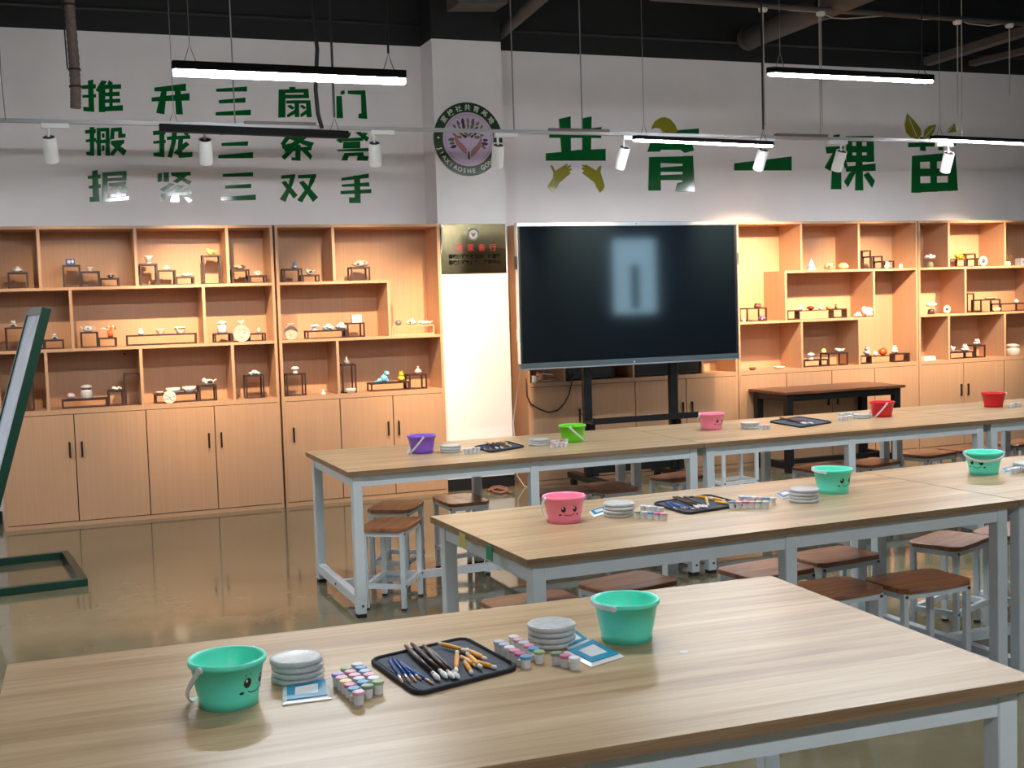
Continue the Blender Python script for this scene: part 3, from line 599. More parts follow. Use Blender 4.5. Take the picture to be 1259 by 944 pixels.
# ------------------------------------------------------------------ lettering on the wall
R1 = (90, 85, 5.395); R2 = (250, 85, 5.396); R4 = (660, 130, 5.995); R5 = (890, 125, 4.197)
GL = {}
def Q(*a): return [(a[i], a[i+1]) for i in range(0, len(a), 2)]
GLYPHS = [
 (R1, '推', 'first character of the top row, beside the hose', [Q(55,108,150,98,150,128,57,132), Q(97,76,133,68,140,282,103,281), Q(65,250,140,252,140,283,68,278), Q(60,172,152,165,152,188,62,190), Q(188,74,224,80,176,158,148,140), Q(238,72,264,92,252,110,226,98), Q(168,120,214,112,212,285,170,285), Q(205,103,318,100,318,130,205,132), Q(205,155,308,148,308,178,205,180), Q(205,200,312,195,312,222,205,224), Q(205,248,330,238,330,275,205,280), Q(238,105,262,105,262,260,240,260)], []),
 (R1, '开', 'second character of the top row', [Q(538,122,748,95,748,145,538,148), Q(520,188,772,158,772,208,520,214), Q(585,140,622,138,605,300,550,290), Q(672,130,712,130,728,300,682,300)], []),
 (R2, '三', 'three-bar character of the top row', [Q(85,130,290,115,290,148,85,150), Q(102,205,280,188,280,222,105,228), Q(82,285,315,268,315,305,82,308)], []),
 (R2, '扇', 'fourth character of the top row', [Q(500,135,695,130,697,155,500,160), Q(570,118,610,118,612,137,572,137), Q(500,135,545,135,545,320,497,322), Q(520,170,700,168,702,192,520,195), Q(663,132,697,130,702,190,668,190), Q(550,208,640,205,640,228,550,228), Q(638,206,710,206,710,228,640,228), Q(605,208,635,208,637,318,607,318), Q(680,206,710,206,721,318,685,320), Q(555,245,575,235,606,255,590,270), Q(553,303,606,268,607,298,560,322), Q(640,245,655,235,684,255,668,268), Q(642,300,684,268,685,298,650,320)], []),
 (R2, '门', 'last character of the top row', [Q(908,150,935,138,940,162,918,172), Q(882,178,918,178,928,325,884,325), Q(958,143,1075,140,1075,172,960,165), Q(1045,142,1075,140,1088,330,1050,328), Q(1030,295,1085,290,1088,330,1028,326)], []),
 (R1, '搬', 'first character of the second row', [Q(108,385,140,383,140,575,112,575), Q(78,405,150,395,150,425,80,428), Q(82,468,152,455,152,480,85,485), Q(85,548,140,545,140,575,88,572), Q(155,390,240,388,240,412,155,415), Q(155,395,182,395,186,575,158,575), Q(215,395,240,395,245,575,214,575), Q(148,470,245,465,245,490,150,493), Q(190,425,208,425,208,455,190,455), Q(190,505,208,505,208,540,190,545), Q(250,390,320,385,322,412,250,415), Q(250,390,276,390,272,462,244,470), Q(298,388,322,386,326,428,348,428,346,454,298,456), Q(250,475,340,468,336,495,250,500), Q(306,480,340,480,266,576,238,568), Q(253,500,288,492,356,540,335,577)], []),
 (R1, '拢', 'second character of the second row, under the unlit lamp', [Q(570,398,605,398,605,585,572,582), Q(528,410,612,402,612,432,530,438), Q(530,478,614,468,614,490,532,495), Q(530,555,605,548,600,585,535,578), Q(622,447,775,437,778,462,622,470), Q(655,412,690,412,680,490,655,588,624,582,650,490), Q(698,455,732,455,722,520,724,552,792,550,792,582,704,590,690,560), Q(715,505,750,480,772,500,692,568,664,556), Q(735,408,768,414,762,440,735,435)], []),
 (R2, '三', 'three-bar character of the second row, crossed by the unlit lamp', [Q(105,412,310,400,310,432,108,436), Q(120,490,298,478,295,508,122,510), Q(98,570,330,550,330,590,100,592)], []),
 (R2, '条', 'fourth character of the second row', [Q(560,425,600,425,534,512,512,495), Q(556,440,694,430,694,456,555,462), Q(660,438,702,443,604,520,527,530,520,505,585,490), Q(560,458,592,450,736,488,716,522), Q(535,525,720,512,718,538,540,548), Q(610,500,645,500,645,608,585,605,585,585,610,585), Q(560,535,602,540,540,602,518,580), Q(652,540,690,535,723,575,712,602)], []),
 (R2, '凳', 'last character of the second row, beside a spotlight', [Q(892,430,980,418,976,442,912,492,880,470,938,440), Q(1008,420,1040,415,1100,455,1085,482), Q(1060,420,1092,425,1072,447,1048,440), Q(930,460,1060,452,1062,475,925,480), Q(928,482,1042,478,1042,524,925,527), Q(888,535,1100,522,1100,545,890,545), Q(938,555,1062,550,1062,574,938,578), Q(935,558,972,556,956,606,915,606), Q(1028,555,1062,552,1066,575,1100,578,1090,608,1018,606)], [Q(958,494,1012,492,1012,508,958,510)]),
 (R1, '握', 'first character of the bottom row', [Q(125,675,162,668,175,878,132,878), Q(95,708,182,698,182,725,98,728), Q(102,775,182,762,182,788,105,792), Q(108,848,172,845,172,878,110,880), Q(192,685,352,675,355,703,195,710), Q(325,680,352,678,355,738,328,738), Q(195,725,350,716,352,738,195,745), Q(193,690,228,690,228,880,192,880), Q(235,757,350,744,352,765,238,777), Q(290,762,315,767,268,802,240,797), Q(308,767,335,760,366,795,336,802), Q(240,802,365,790,360,812,245,820), Q(285,800,315,800,315,860,285,860), Q(245,830,350,822,350,842,250,848), Q(228,858,370,842,370,868,228,880)], []),
 (R1, '紧', 'second character of the bottom row, with bright reflections', [Q(560,692,588,688,590,745,560,750), Q(600,685,635,683,635,745,600,748), Q(648,685,780,680,780,705,655,710), Q(740,690,775,690,692,757,660,745), Q(665,705,700,705,786,745,770,768), Q(640,757,672,762,602,812,575,800), Q(690,770,740,777,652,832,610,832), Q(735,795,760,788,790,820,770,832), Q(582,824,756,812,760,832,587,846), Q(658,820,702,818,706,882,640,882), Q(573,852,612,836,612,862,580,886), Q(735,852,755,845,792,870,768,888)], []),
 (R2, '三', 'three-bar character of the bottom row', [Q(128,695,330,683,330,712,130,715), Q(145,772,318,760,318,788,145,792), Q(118,848,348,832,348,868,118,872)], []),
 (R2, '双', 'fourth character of the bottom row', [Q(518,705,610,695,610,720,518,728), Q(580,698,612,698,600,748,545,882,507,862,562,780), Q(518,750,545,740,626,835,600,860), Q(628,702,750,695,748,722,628,725), Q(715,700,750,697,735,748,655,885,622,868,697,772), Q(635,750,665,740,762,850,728,882)], []),
 (R2, '手', 'last character of the bottom row', [Q(915,722,1098,692,1098,722,918,740), Q(918,765,1100,750,1103,778,920,780), Q(910,808,1115,795,1115,822,912,830), Q(1000,705,1040,705,1044,888,968,888,966,850,1004,850)], []),
 (R4, '共', 'big character with two open hands beneath', [Q(163,97,250,77,252,335,182,340), Q(335,92,405,78,400,330,335,335), Q(92,200,478,156,475,238,92,236), Q(67,350,180,340,300,325,508,317,508,405,67,405)],
   [Q(80,595,120,530,122,490,100,440,115,440,135,480,220,428,230,435,215,448,250,438,252,448,230,462,258,462,255,475,235,485,250,492,245,502,165,570,150,600,118,635), Q(465,640,440,600,425,565,340,500,335,488,350,480,330,465,332,452,350,455,330,440,335,432,355,440,360,432,440,478,455,450,475,442,470,490,500,590,490,620)]),
 (R4, '育', 'big character partly behind a lit lamp', [Q(822,208,1045,180,1195,167,1195,215,1140,232,1120,262,1140,270,1160,330,1090,348,1060,325,915,325,910,338,815,340,842,258,822,240), Q(828,378,912,375,915,625,822,625), Q(1075,370,1152,368,1165,636,1075,632), Q(905,376,1080,372,1080,428,905,421), Q(905,455,1080,442,1080,487,905,487), Q(905,512,1080,504,1080,548,905,548), Q(1035,570,1080,560,1080,633,1020,630)],
   [Q(848,155,870,115,910,88,945,83,985,100,1020,140,1040,192,1000,197,930,192,910,168,870,162,850,175)]),
 (R5, '一', 'big single-stroke character', [Q(53,318,350,282,350,355,53,355)], []),
 (R5, '棵', 'big fourth character, behind a spotlight', [Q(565,172,597,168,600,205,565,205), Q(525,232,620,228,618,262,530,268), Q(575,240,607,250,550,358,520,340), Q(560,288,605,285,607,452,553,452), Q(612,310,628,295,640,335,625,345), Q(630,178,772,176,773,208,631,208), Q(630,178,662,178,664,312,632,312), Q(682,178,713,178,714,312,683,312), Q(736,178,772,176,776,310,738,312), Q(630,228,775,228,775,261,630,263), Q(630,278,776,276,776,310,632,312), Q(628,335,783,318,783,357,630,362), Q(680,300,715,300,720,458,677,458), Q(650,365,687,352,640,442,620,412), Q(720,378,745,362,780,408,765,445)], []),
 (R5, '苗', 'big last character with olive leaves on top', [Q(952,212,1198,208,1198,228,952,235), Q(1012,182,1042,182,1042,255,1012,252), Q(1108,200,1135,200,1132,252,1105,250), Q(970,280,1012,276,1015,470,967,470), Q(1062,272,1099,268,1100,465,1068,465), Q(1152,264,1195,260,1208,458,1158,462), Q(970,280,1195,260,1196,306,970,312), Q(970,347,1198,343,1200,382,970,386), Q(968,422,1205,415,1208,458,968,470)],
   [Q(945,60,985,100,1015,140,1020,170,1000,193,965,185,940,160,932,120), Q(1028,192,1035,150,1060,125,1095,118,1085,155,1060,187), Q(1190,112,1200,155,1150,162,1165,135)]),
]
for reg, ch, lb, polys, ol in GLYPHS:
    P = lambda q: [(lambda v: (v.x, v.z))(AY(reg[0]+a/reg[2], reg[1]+b/reg[2], WY-.012)) for a, b in q]
    allp = [P(q) for q in polys]; cx = sum(p[0] for q in allp for p in q)/sum(len(q) for q in allp); cz = min(p[1] for q in allp for p in q)
    big = reg in (R4, R5)
    m = MB()
    for j, q in enumerate(allp): m.prism([(x-cx, zz-cz) for x, zz in q], -.012-.00006*j, 0, 0, 1)
    lab = '%s green cut-out wall character %s, %s' % ('large' if big else 'small', ch, lb)
    if ol and ch != '凳':
        root = empty('wall_character', (cx, WY, cz), 0, lab, 'character', 'green lettering on the white wall')
        m.build('strokes', [GREENACRYL, PVC], root)
        for j, q in enumerate(ol):
            MB().prism([(x-cx, zz-cz) for x, zz in P(q)], -.014-.0001*j, 0, 0, 1).build('hand' if ch == '共' else 'leaf', [OLIVEACRYL, PVC], root)
            if ch == '苗':
                pp = [(x-cx, zz-cz) for x, zz in P(q)]; k0 = {0: (0, 4), 1: (3, 0), 2: (0, 2)}[j]; (xa, za), (xb, zb) = pp[k0[0]], pp[k0[1]]
                ax_, az_ = xa+(xb-xa)*.18, za+(zb-za)*.18; bx_, bz_ = xa+(xb-xa)*.9, za+(zb-za)*.9
                MB().bar((ax_, -.0148, az_), (bx_, -.0148, bz_), .008, .001, (0, 1, 0)).build('vein', PVC, root)
    else:
        o = m.build('wall_character', [GREENACRYL, PVC]); o.location = (cx, WY, cz); tag(o, lab, 'character', 'green lettering on the white wall')

# glyph meshes for print
GC = {}
def glyph(ch, bold=.0):
    k = (ch, bold)
    if k not in GC:
        c = bpy.data.curves.new('print', 'FONT'); c.body = ch; c.size = 1; c.offset = bold; c.resolution_u = 3
        o = bpy.data.objects.new('print', c); COL.objects.link(o)
        bpy.context.view_layer.update()
        me = bpy.data.meshes.new_from_object(o.evaluated_get(bpy.context.evaluated_depsgraph_get()))
        vs = [(v.co.x, v.co.y) for v in me.vertices]; fs = [tuple(p.vertices) for p in me.polygons]
        bpy.data.objects.remove(o); bpy.data.curves.remove(c); bpy.data.meshes.remove(me)
        if vs:
            x0, x1 = min(v[0] for v in vs), max(v[0] for v in vs)
            vs = [(v[0]-(x0+x1)/2, v[1]-.36) for v in vs]
        GC[k] = (vs, fs)
    return GC[k]
def put(m, ch, x, zz, size, y, rot=0, bold=0, sx=1):
    vs, fs = glyph(ch, bold); c, s = math.cos(rot), math.sin(rot)
    m._add([(x+size*(c*a*sx-s*b), y, zz+size*(s*a*sx+c*b)) for a, b in vs], fs)

# round emblem on the pillar
e0, e1, e2, e3 = AY(532.7, 171, PY-.02), AY(618, 171, PY-.02), AY(575.5, 125.3, PY-.02), AY(575.5, 216.8, PY-.02)
ec = Vector(((e0.x+e1.x)/2, PY, (e2.z+e3.z)/2)); ER = .302
em = empty('round_emblem', ec, 0, 'round green emblem of leaves and hands on the pillar', 'emblem')
def disc(r0, r1, y0, y1, n=48):
    return [(r1*math.cos(2*PI*k/n), r1*math.sin(2*PI*k/n)) for k in range(n)]
MB().prism(disc(0, ER, 0, 0), -.02, 0, 0, 1).build('ring', [mat('deep_green_print', srgb(30, 56, 30), .25), PVC], em)
MB().prism(disc(0, ER*.735, 0, 0), -.0215, -.0195).build('rim_line', mat('cream_print', srgb(190, 170, 165), .4), em)
MB().prism(disc(0, ER*.72, 0, 0), -.0222, -.0210).build('face', mat('lilac_print', srgb(196, 176, 204), .3), em)
m = MB(); n = 48; r0, r1 = ER*.665, ER*.675
vs = [(r*math.cos(2*PI*k/n), -.0226, r*math.sin(2*PI*k/n)) for r in (r0, r1) for k in range(n)]
m._add(vs, [(k, n+k, n+(k+1) % n, (k+1) % n)[::-1] for k in range(n)]); m.build('inner_line', mat('mauve_print', srgb(120, 80, 110), .5), em)
LR = ER*.86; PALE = mat('pale_print', srgb(214, 222, 200), .5)
for i, ch in enumerate('家校社共育基地'):
    a = math.radians(90+52-i*104/6); m = MB(); put(m, ch, LR*math.cos(a), LR*math.sin(a), .056, -.0206, a-PI/2, .012); m.build('letter', PALE, em)
for i, ch in enumerate('JIAXIAOSHE GONGYU'):
    if ch == ' ': continue
    a = math.radians(197+i*146/16); m = MB(); put(m, ch, LR*math.cos(a), LR*math.sin(a), .052, -.0206, a+PI/2, .012); m.build('letter', PALE, em)
for a in (math.radians(178), math.radians(2)): MB()._add([(LR*math.cos(a)+.008*math.cos(k*PI/3), -.0206, LR*math.sin(a)+.008*math.sin(k*PI/3)) for k in range(6)], [tuple(range(6))]).build('dot', PALE, em)
rnd = random.Random(4); leafm = [mat('olive_print', srgb(112, 104, 66), .5), mat('dark_print', srgb(48, 30, 52), .5), mat('moss_print', srgb(84, 92, 60), .5)]
m = MB()
spots = []
for ring, cnt, a0, a1 in ((.125, 9, 8, 172), (.165, 9, 20, 160), (.082, 7, 0, 180), (.045, 4, 20, 160), (.15, 3, 176, 214), (.15, 3, -34, 4)):
    for k in range(cnt):
        a = math.radians(a0+(a1-a0)*(k+.5)/cnt); spots.append((ring*math.cos(a), ring*math.sin(a)*.92-.0, a+rnd.uniform(-.25, .25), rnd.choice((.016, .019, .023))))
for x, zz, a, s in spots:
    m.cur = rnd.randrange(3); q = []
    for k in range(8):
        t = k/8*2*PI; lx = s*1.25*math.cos(t); lz = s*.62*math.sin(t)*(1-.3*math.cos(t)); q.append((x+lx*math.cos(a)-lz*math.sin(a), -.0228, zz+lx*math.sin(a)+lz*math.cos(a)))
    m._add(q, [tuple(range(8))])
lv = m.build('printed_leaves', leafm, em); lv['kind'] = 'stuff'
hand = [(-.012, -.10), (-.012, -.055), (-.03, -.03), (-.062, .0), (-.085, .03), (-.098, .062), (-.105, .02), (-.095, -.02), (-.07, -.05), (-.045, -.075)]
for s, nm in ((1, 'hand'), (-1, 'hand')):
    pl = [(x*s*1.12+(.004 if s == -1 else -.004), zz*1.1-.02-.02*(s < 0)) for x, zz in hand]
    MB().prism(pl, -.0229, -.0222).build(nm, mat('dusty_pink_print', srgb(166, 108, 108), .4), em)
MB().prism([(-.010, -.165), (.010, -.165), (.006, -.10), (-.006, -.10)], -.0229, -.0222).build('stem', leafm[1], em)

# brass plaque on the pillar
pa, pb, pc_, pd = AY(541, 275.5, PY-.012), AY(622, 275, PY-.012), AY(623, 334, PY-.012), AY(542, 338, PY-.012)
px0, px1, pz0, pz1 = pa.x, pb.x-.006, (pc_.z+pd.z)/2, pa.z
pq = empty('brass_plaque', ((px0+px1)/2, PY, pz0), 0, 'polished brass plaque with red and black writing on the pillar', 'plaque')
hw, hh = (px1-px0)/2, pz1-pz0
BRASS = mat('polished_brass', (.34, .28, .16), .16, 1, noise=.04)
B((-hw, -.012, 0), (hw, -.001, hh)).build('plate', BRASS, pq, bevel=.003)
for i, ch in enumerate('慧家善行'):
    m = MB(); put(m, ch, -.125+i*.098, hh*.52, .064, -.0128, 0, .0); m.build('red_letter', mat('red_print', srgb(190, 30, 36), .4), pq)
m = MB()
for i, ch in enumerate('青枫街道家校社共育总基地'): put(m, ch, -.205+i*.0385, hh*.345, .038, -.0128, 0, .045)
for i, ch in enumerate('青枫街道家庭教育指导中心'): put(m, ch, -.205+i*.0385, hh*.225, .038, -.0128, 0, .045)
m.build('black_lettering', mat('black_print', (.004, .003, .003), .9, spec=.05), pq)
MB().prism([(.052*math.cos(k*PI/12), hh*.79+.052*math.sin(k*PI/12)) for k in range(24)], -.0132, -.0125).build('seal_ring', mat('seal_green', srgb(110, 130, 105), .4), pq)
MB().prism([(.038*math.cos(k*PI/12), hh*.79+.038*math.sin(k*PI/12)) for k in range(24)], -.0138, -.013).build('seal_face', mat('seal_white', srgb(225, 222, 215), .4), pq)
MB().prism([(.0, hh*.79-.026), (.016, hh*.79-.004), (.02, hh*.79+.016), (0, hh*.79+.004), (-.02, hh*.79+.016), (-.016, hh*.79-.004)], -.0142, -.0137).build('seal_hands', mat('dusty_pink_print', srgb(180, 122, 118), .4), pq)
pipe('white_cable', [AY(x, y, PY-.02) for x, y in ((541, 274), (543, 282), (543.5, 298), (542.5, 310), (540, 318))], .005, WHITECORD, 'white cable hanging at the plaque\'s left edge', 'cable', 6)
# ------------------------------------------------------------------ things on the tables
TZ = .75
def dirv(a): return Vector((math.cos(a), math.sin(a), 0))
HANDLEM = mat('milky_handle', (.72, .76, .78), .35)
INK = mat('black_ink', (.012, .01, .012), .45); INKW = mat('white_ink', (.8, .8, .8), .45)
def bucket(px, col, mname, label, face=None, lug=None, side=1, phi=0, k=1.0):
    p = AZ(px[0], px[1], TZ); root = empty('bucket', (p.x, p.y, TZ), 0, label, 'bucket', 'small plastic buckets on the tables')
    root.scale = (k, k, k)
    ca = math.atan2(CAM.y-p.y, CAM.x-p.x)
    m = mat(mname, col, .35, sss=.0)
    H_, rb, rt = .10, .061, .0755
    prof = [(0, .003), (rb-.004, .003), (rb-.003, 0), (rb, 0), (rb+.0015, .02), (rb+(rt-rb)*.28, .030), (rb+(rt-rb)*.34, .033), (rt, H_-.012), (rt+.005, H_-.012), (rt+.0062, H_-.003), (rt+.004, H_), (rt-.001, H_-.001), (rt-.0025, H_-.008), (rb-.001, .006), (0, .006)]
    MB().lathe(prof, 40).build('pail', m, root, smooth=True)
    rad = lambda z: rb+(rt-rb)*(z/H_)
    if lug is not None:
        th = ca+math.radians(lug); a = dirv(th); pd = dirv(th+side*PI/2); f = math.radians(phi)
        R_ = rt+.008; D = R_/max(.5, math.cos(f)); b = MB(); pts = []
        for i in range(17):
            t = PI*i/16; v = a*(R_*math.cos(t))+(pd*math.cos(f)+Vector((0, 0, math.sin(f))))*(D*math.sin(t)); v.z += H_-.008; pts.append(v)
        up = (pd*-math.sin(f)+Vector((0, 0, math.cos(f))))
        vs = []; fs = []
        for i, v in enumerate(pts):
            tg = (pts[min(i+1, 16)]-pts[max(i-1, 0)]).normalized(); nn = tg.cross(up).normalized()
            for su, sn in ((-1, -1), (1, -1), (1, 1), (-1, 1)): vs.append(v+up*(.005*su)+nn*(.0014*sn))
        for i in range(16):
            for q in range(4): fs.append((i*4+q, i*4+(q+1) % 4, i*4+4+(q+1) % 4, i*4+4+q))
        fs += [(3, 2, 1, 0), (64, 65, 66, 67)]
        b._add(vs, fs).build('handle', HANDLEM, root)
        for s in (1, -1):
            q = a*(s*(rt+.006)); MB().tube([q+Vector((0, 0, H_-.008))-a*s*.004, q+Vector((0, 0, H_-.008))+a*s*.005], .007, 10).build('lug', HANDLEM, root)
    if face is not None:
        fa = ca+math.radians(face)
        def patch(cu, cz, ru, rz_, mt, nm, off=.0012, n=14, rot=0):
            q = []
            for i in range(n):
                t = 2*PI*i/n; du = ru*math.cos(t)*math.cos(rot)-rz_*math.sin(t)*math.sin(rot); dz = ru*math.cos(t)*math.sin(rot)+rz_*math.sin(t)*math.cos(rot)
                z = cz+dz; r = rad(z)+off; ang = fa+(cu+du)/r; q.append((r*math.cos(ang), r*math.sin(ang), z))
            MB()._add(q, [tuple(range(n))]).build(nm, mt, root)
        def stroke(pts, wd, nm):
            v1 = []
            for (u, z) in pts:
                for s in (-1, 1):
                    zz = z+s*wd/2; r = rad(zz)+.0012; ang = fa+u/r; v1.append((r*math.cos(ang), r*math.sin(ang), zz))
            MB()._add(v1, [(2*i, 2*i+2, 2*i+3, 2*i+1) for i in range(len(pts)-1)]).build(nm, INK, root)
        for u in (-.022, .022):
            patch(u, .056, .0092, .0108, INK, 'eye'); patch(u-.003, .0605, .0028, .0033, INKW, 'eye_glint', .0018, 8)
            stroke([(u-.008, .0715), (u-.003, .075), (u+.004, .0755), (u+.009, .073)], .0018, 'eyebrow')
        for u in (-.034, .034): patch(u, .036, .0055, .003, INK if True else INKW, 'cheek_mark', .0012, 10)
        stroke([(-.020, .038), (-.012, .034), (0, .0325), (.010, .034), (.018, .038), (.021, .042)], .0022, 'mouth')
    return root
TEAL = srgb(104, 243, 216); PINK = srgb(254, 142, 174); PURP = srgb(142, 98, 216); LIME = srgb(112, 214, 36); RED = srgb(212, 20, 34)
bucket((281.5, 864), TEAL, 'teal_plastic', 'teal bucket at the left on the nearest table, face turned right', 52, -42, -1, -48)
bucket((770.5, 785), TEAL, 'teal_plastic', 'teal bucket without visible face at the right on the nearest table', None, -20, -1, 2)
bucket((694, 641), PINK, 'pink_plastic', 'pink bucket with a smiling face on the middle table', 16, -58, -1, -45)
bucket((1024, 605), TEAL, 'teal_plastic', 'teal bucket left of the middle-row table seam', 50, -20, -1, 4)
bucket((1209.5, 582), TEAL, 'teal_plastic', 'smiling teal bucket with handle in front, right of the middle-row seam', -26, -84, 1, -18)
bucket((519, 556.5), PURP, 'purple_plastic', 'purple bucket at the left end of the farthest table', None, 6, -1, -50)
bucket((704, 543), LIME, 'lime_plastic', 'lime green bucket below the large screen', None, -8, 1, -46)
bucket((875, 527.5), PINK, 'pink_plastic', 'pink bucket on the farthest row near the seam', 48, -60, -1, -40)
bucket((1084.5, 512), RED, 'red_plastic', 'red bucket with white handle before the dark low table', None, 22, -1, -52)
bucket((1221.5, 500), RED, 'red_plastic', 'red bucket at the far right on the farthest row', None, -100, -1, 0)

FILM = mat('shrink_wrapped_plaster', (.50, .52, .525), .28, noise=.12, nscale=60, bump=.25)
def disc_stack(px, n, where, r=.058, hgt=.0132):
    p = AZ(px[0], px[1], TZ); names = ['bottom', 'second lowest', 'third lowest', 'fourth lowest'] 
    for i in range(n):
        o = MB().lathe([(r-.003, .0004), (r, .003), (r, hgt-.003), (r-.003, hgt-.0004), (r-.012, hgt-.0016), (0, hgt-.0016)], 32, wob=.006, seed=i+int(px[0])).build('plaster_disc', FILM, smooth=True)
        o.location = (p.x+random.uniform(-.003, .003), p.y+random.uniform(-.003, .003), TZ+hgt*i); o.rotation_euler.z = i*.9
        tag(o, 'white wrapped round disc, %s of the stack %s' % ('topmost' if i == n-1 else names[i], where), 'disc', 'white round discs stacked on the tables')
disc_stack((366.5, 834.5), 4, 'right of the left teal bucket')
disc_stack((679, 791), 4, 'left of the right teal bucket')
disc_stack((760.5, 634), 4, 'beside the pink bucket in the middle')
disc_stack((989, 616), 4, 'left of the middle teal bucket')
disc_stack((1262, 579), 3, 'at the right photo edge, middle row')
disc_stack((554, 555.5), 3, 'right of the purple bucket')
disc_stack((663, 547), 3, 'left of the lime bucket')
disc_stack((922.5, 526.5), 3, 'right of the far pink bucket')
disc_stack((1060, 513.5), 2, 'left of the red bucket')

POTW = mat('clear_pot_plastic', (.70, .72, .74), .25)
PCOL = [srgb(*c) for c in ((170, 150, 200), (226, 170, 190), (232, 214, 150), (200, 110, 150), (92, 160, 200), (150, 180, 130), (205, 205, 215), (176, 190, 215), (220, 150, 170), (120, 150, 120), (226, 226, 226), (196, 170, 205))]
def pot_mesh(seed):
    pass
_pot = MB().lathe([(.0085, 0), (.0092, .001), (.0098, .016), (.0104, .0165), (.0104, .0185), (0, .0185)], 14); _pot.xf(Matrix.Scale(1.15, 4)); POTME = _pot.mesh('pot', POTW)
for p_ in POTME.polygons: p_.use_smooth = False
LIDME = []
for i, c in enumerate(PCOL):
    LIDME.append(MB().lathe([(.0112, .0185), (.0115, .0195), (.0115, .0235), (.0102, .0245), (0, .0245)], 14).xf(Matrix.Scale(1.15, 4)).mesh('lid', mat('pot_lid_%d' % i, c, .35)))
def strip(pa, pb, n, cols, where, tip=False):
    a, b = AZ(*pa, TZ+.022), AZ(*pb, TZ+.022); d = (b-a)/(n-1); L = d.length; sp = .0255
    if L > 1e-6: d = d.normalized()*max(min(L, .0285), sp)
    mid = (a+b)/2; a = mid-d*(n-1)/2
    root = empty('paint_pot_strip', (a.x, a.y, TZ), math.atan2(d.y, d.x), 'strip of pastel paint pots '+where, 'paint pots', 'strips of small paint pots')
    for i in range(n):
        o = bpy.data.objects.new('pot', POTME); COL.objects.link(o); o.parent = root; o.location = (d.length*i, 0, 0)
        l = bpy.data.objects.new('lid', LIDME[cols[i % len(cols)]]); COL.objects.link(l); l.parent = o
    MB().box((0, -.003, .0195), (d.length*(n-1), .003, .0208)).build('link_strap', POTW, root)
    for i in ((0, n-1) if tip else (n-1,)):
        MB().box((d.length*i-.004, -.0185, .0205), (d.length*i+.004, -.011, .0216)).build('pull_tab', POTW, root)
    return root
strip((413, 829), (443, 855), 6, (0, 1, 2, 3, 4, 1), 'in front, right of the left disc stack', True)
strip((424, 822), (454, 847), 6, (5, 8, 1, 6, 4, 9), 'in the middle, right of the left disc stack')
strip((437, 817), (467, 842), 6, (6, 4, 7, 1, 10, 5), 'at the back, left of the nearest black mat', True)
strip((609, 788), (651, 812), 6, (6, 7, 10, 8, 3, 4), 'in front, right of the nearest black mat')
strip((627, 782), (668, 806), 6, (10, 1, 6, 8, 4, 5), 'behind, left of the right disc stack', True)
strip((684, 805), (706, 811), 3, (9, 3, 10), 'of only three pots beside the blue packets')
strip((784, 630), (816, 632.5), 5, (5, 6, 4, 3, 8), 'in front, left of the middle black mat')
strip((789, 622.5), (814, 625.5), 4, (6, 10, 7, 6), 'behind, left of the middle black mat', True)
strip((903, 618), (938, 618), 6, (4, 1, 3, 8, 5, 6), 'in front, right of the middle black mat')
strip((912, 611.5), (950, 613.5), 6, (6, 7, 10, 11, 4, 6), 'behind, right of the middle black mat', True)
strip((572, 553), (588, 551), 4, (6, 10, 7, 6), 'left of the far table\'s first mat')
strip((679, 546), (694, 545), 4, (8, 6, 1, 10), 'left of the lime bucket, in front')
strip((680, 542.5), (696, 541), 4, (10, 6, 3, 6), 'left of the lime bucket, behind')
strip((934, 524), (946, 523), 3, (6, 8, 10), 'right of the discs by the far pink bucket')
strip((1028, 514), (1050, 511), 5, (10, 6, 10, 6, 10), 'in a whitish heap left of the red bucket, in front', True)
strip((1030, 509.5), (1052, 507.5), 5, (6, 10, 6, 10, 7), 'in a whitish heap left of the red bucket, behind', True)
strip((1238, 498), (1258, 495), 5, (10, 6, 9, 6, 10), 'right of the rightmost red bucket')
strip((1246, 577), (1254, 575), 3, (6, 10, 7), 'at the right photo edge in the middle row')

PKW = mat('packet_white', (.74, .76, .77), .22, noise=.04, bump=.2, nscale=40); PKB = mat('packet_blue', srgb(30, 140, 180), .25)
def packet(pts, label, z=TZ, lift=0):
    q = [AZ(x, y, z) for x, y in pts]; c = sum(q, Vector())/4
    root = empty('wet_wipe_packet', (c.x, c.y, z), 0, label, 'packet', 'flat blue and white packets')
    loc = [(v.x-c.x, v.y-c.y) for v in q]
    sc = lambda f: [(x*f, y*f) for x, y in loc]
    m = MB(); n = 4
    m._add([(x, y, .0005) for x, y in loc]+[(x, y, .0025) for x, y in loc]+[(x*.72, y*.72, .008) for x, y in loc],
           [(3, 2, 1, 0)]+[(i, (i+1) % 4, 4+(i+1) % 4, 4+i) for i in range(4)]+[(4+i, 4+(i+1) % 4, 8+(i+1) % 4, 8+i) for i in range(4)]+[(8, 9, 10, 11)])
    ar = sum(loc[i][0]*loc[(i+1) % 4][1]-loc[(i+1) % 4][0]*loc[i][1] for i in range(4))
    if ar < 0: m.f = [f[::-1] for f in m.f]
    m.build('pouch', PKW, root)
    MB().slab(sc(.82), .0068, .0086).build('blue_print', PKB, root)
    MB().slab([(x*.48, y*.44) for x, y in loc], .0086, .0090).build('white_label', PKW, root)
    return root
packet(((348, 846), (405, 836), (408, 860), (347, 868)), 'blue and white packet below the left disc stack')
packet(((692, 803), (729, 787), (768, 808), (727, 821)), 'blue and white packet in front of the right teal bucket')
packet(((686, 790), (709, 777), (726, 789), (700, 800)), 'blue packet leaning by the right disc stack, behind another')
packet(((724, 630), (744, 624), (748, 630), (730, 636)), 'pale packet between the pink bucket and discs')
packet(((953, 608), (968, 604), (978, 609), (962, 614)), 'pale packet left of the middle teal bucket\'s discs')
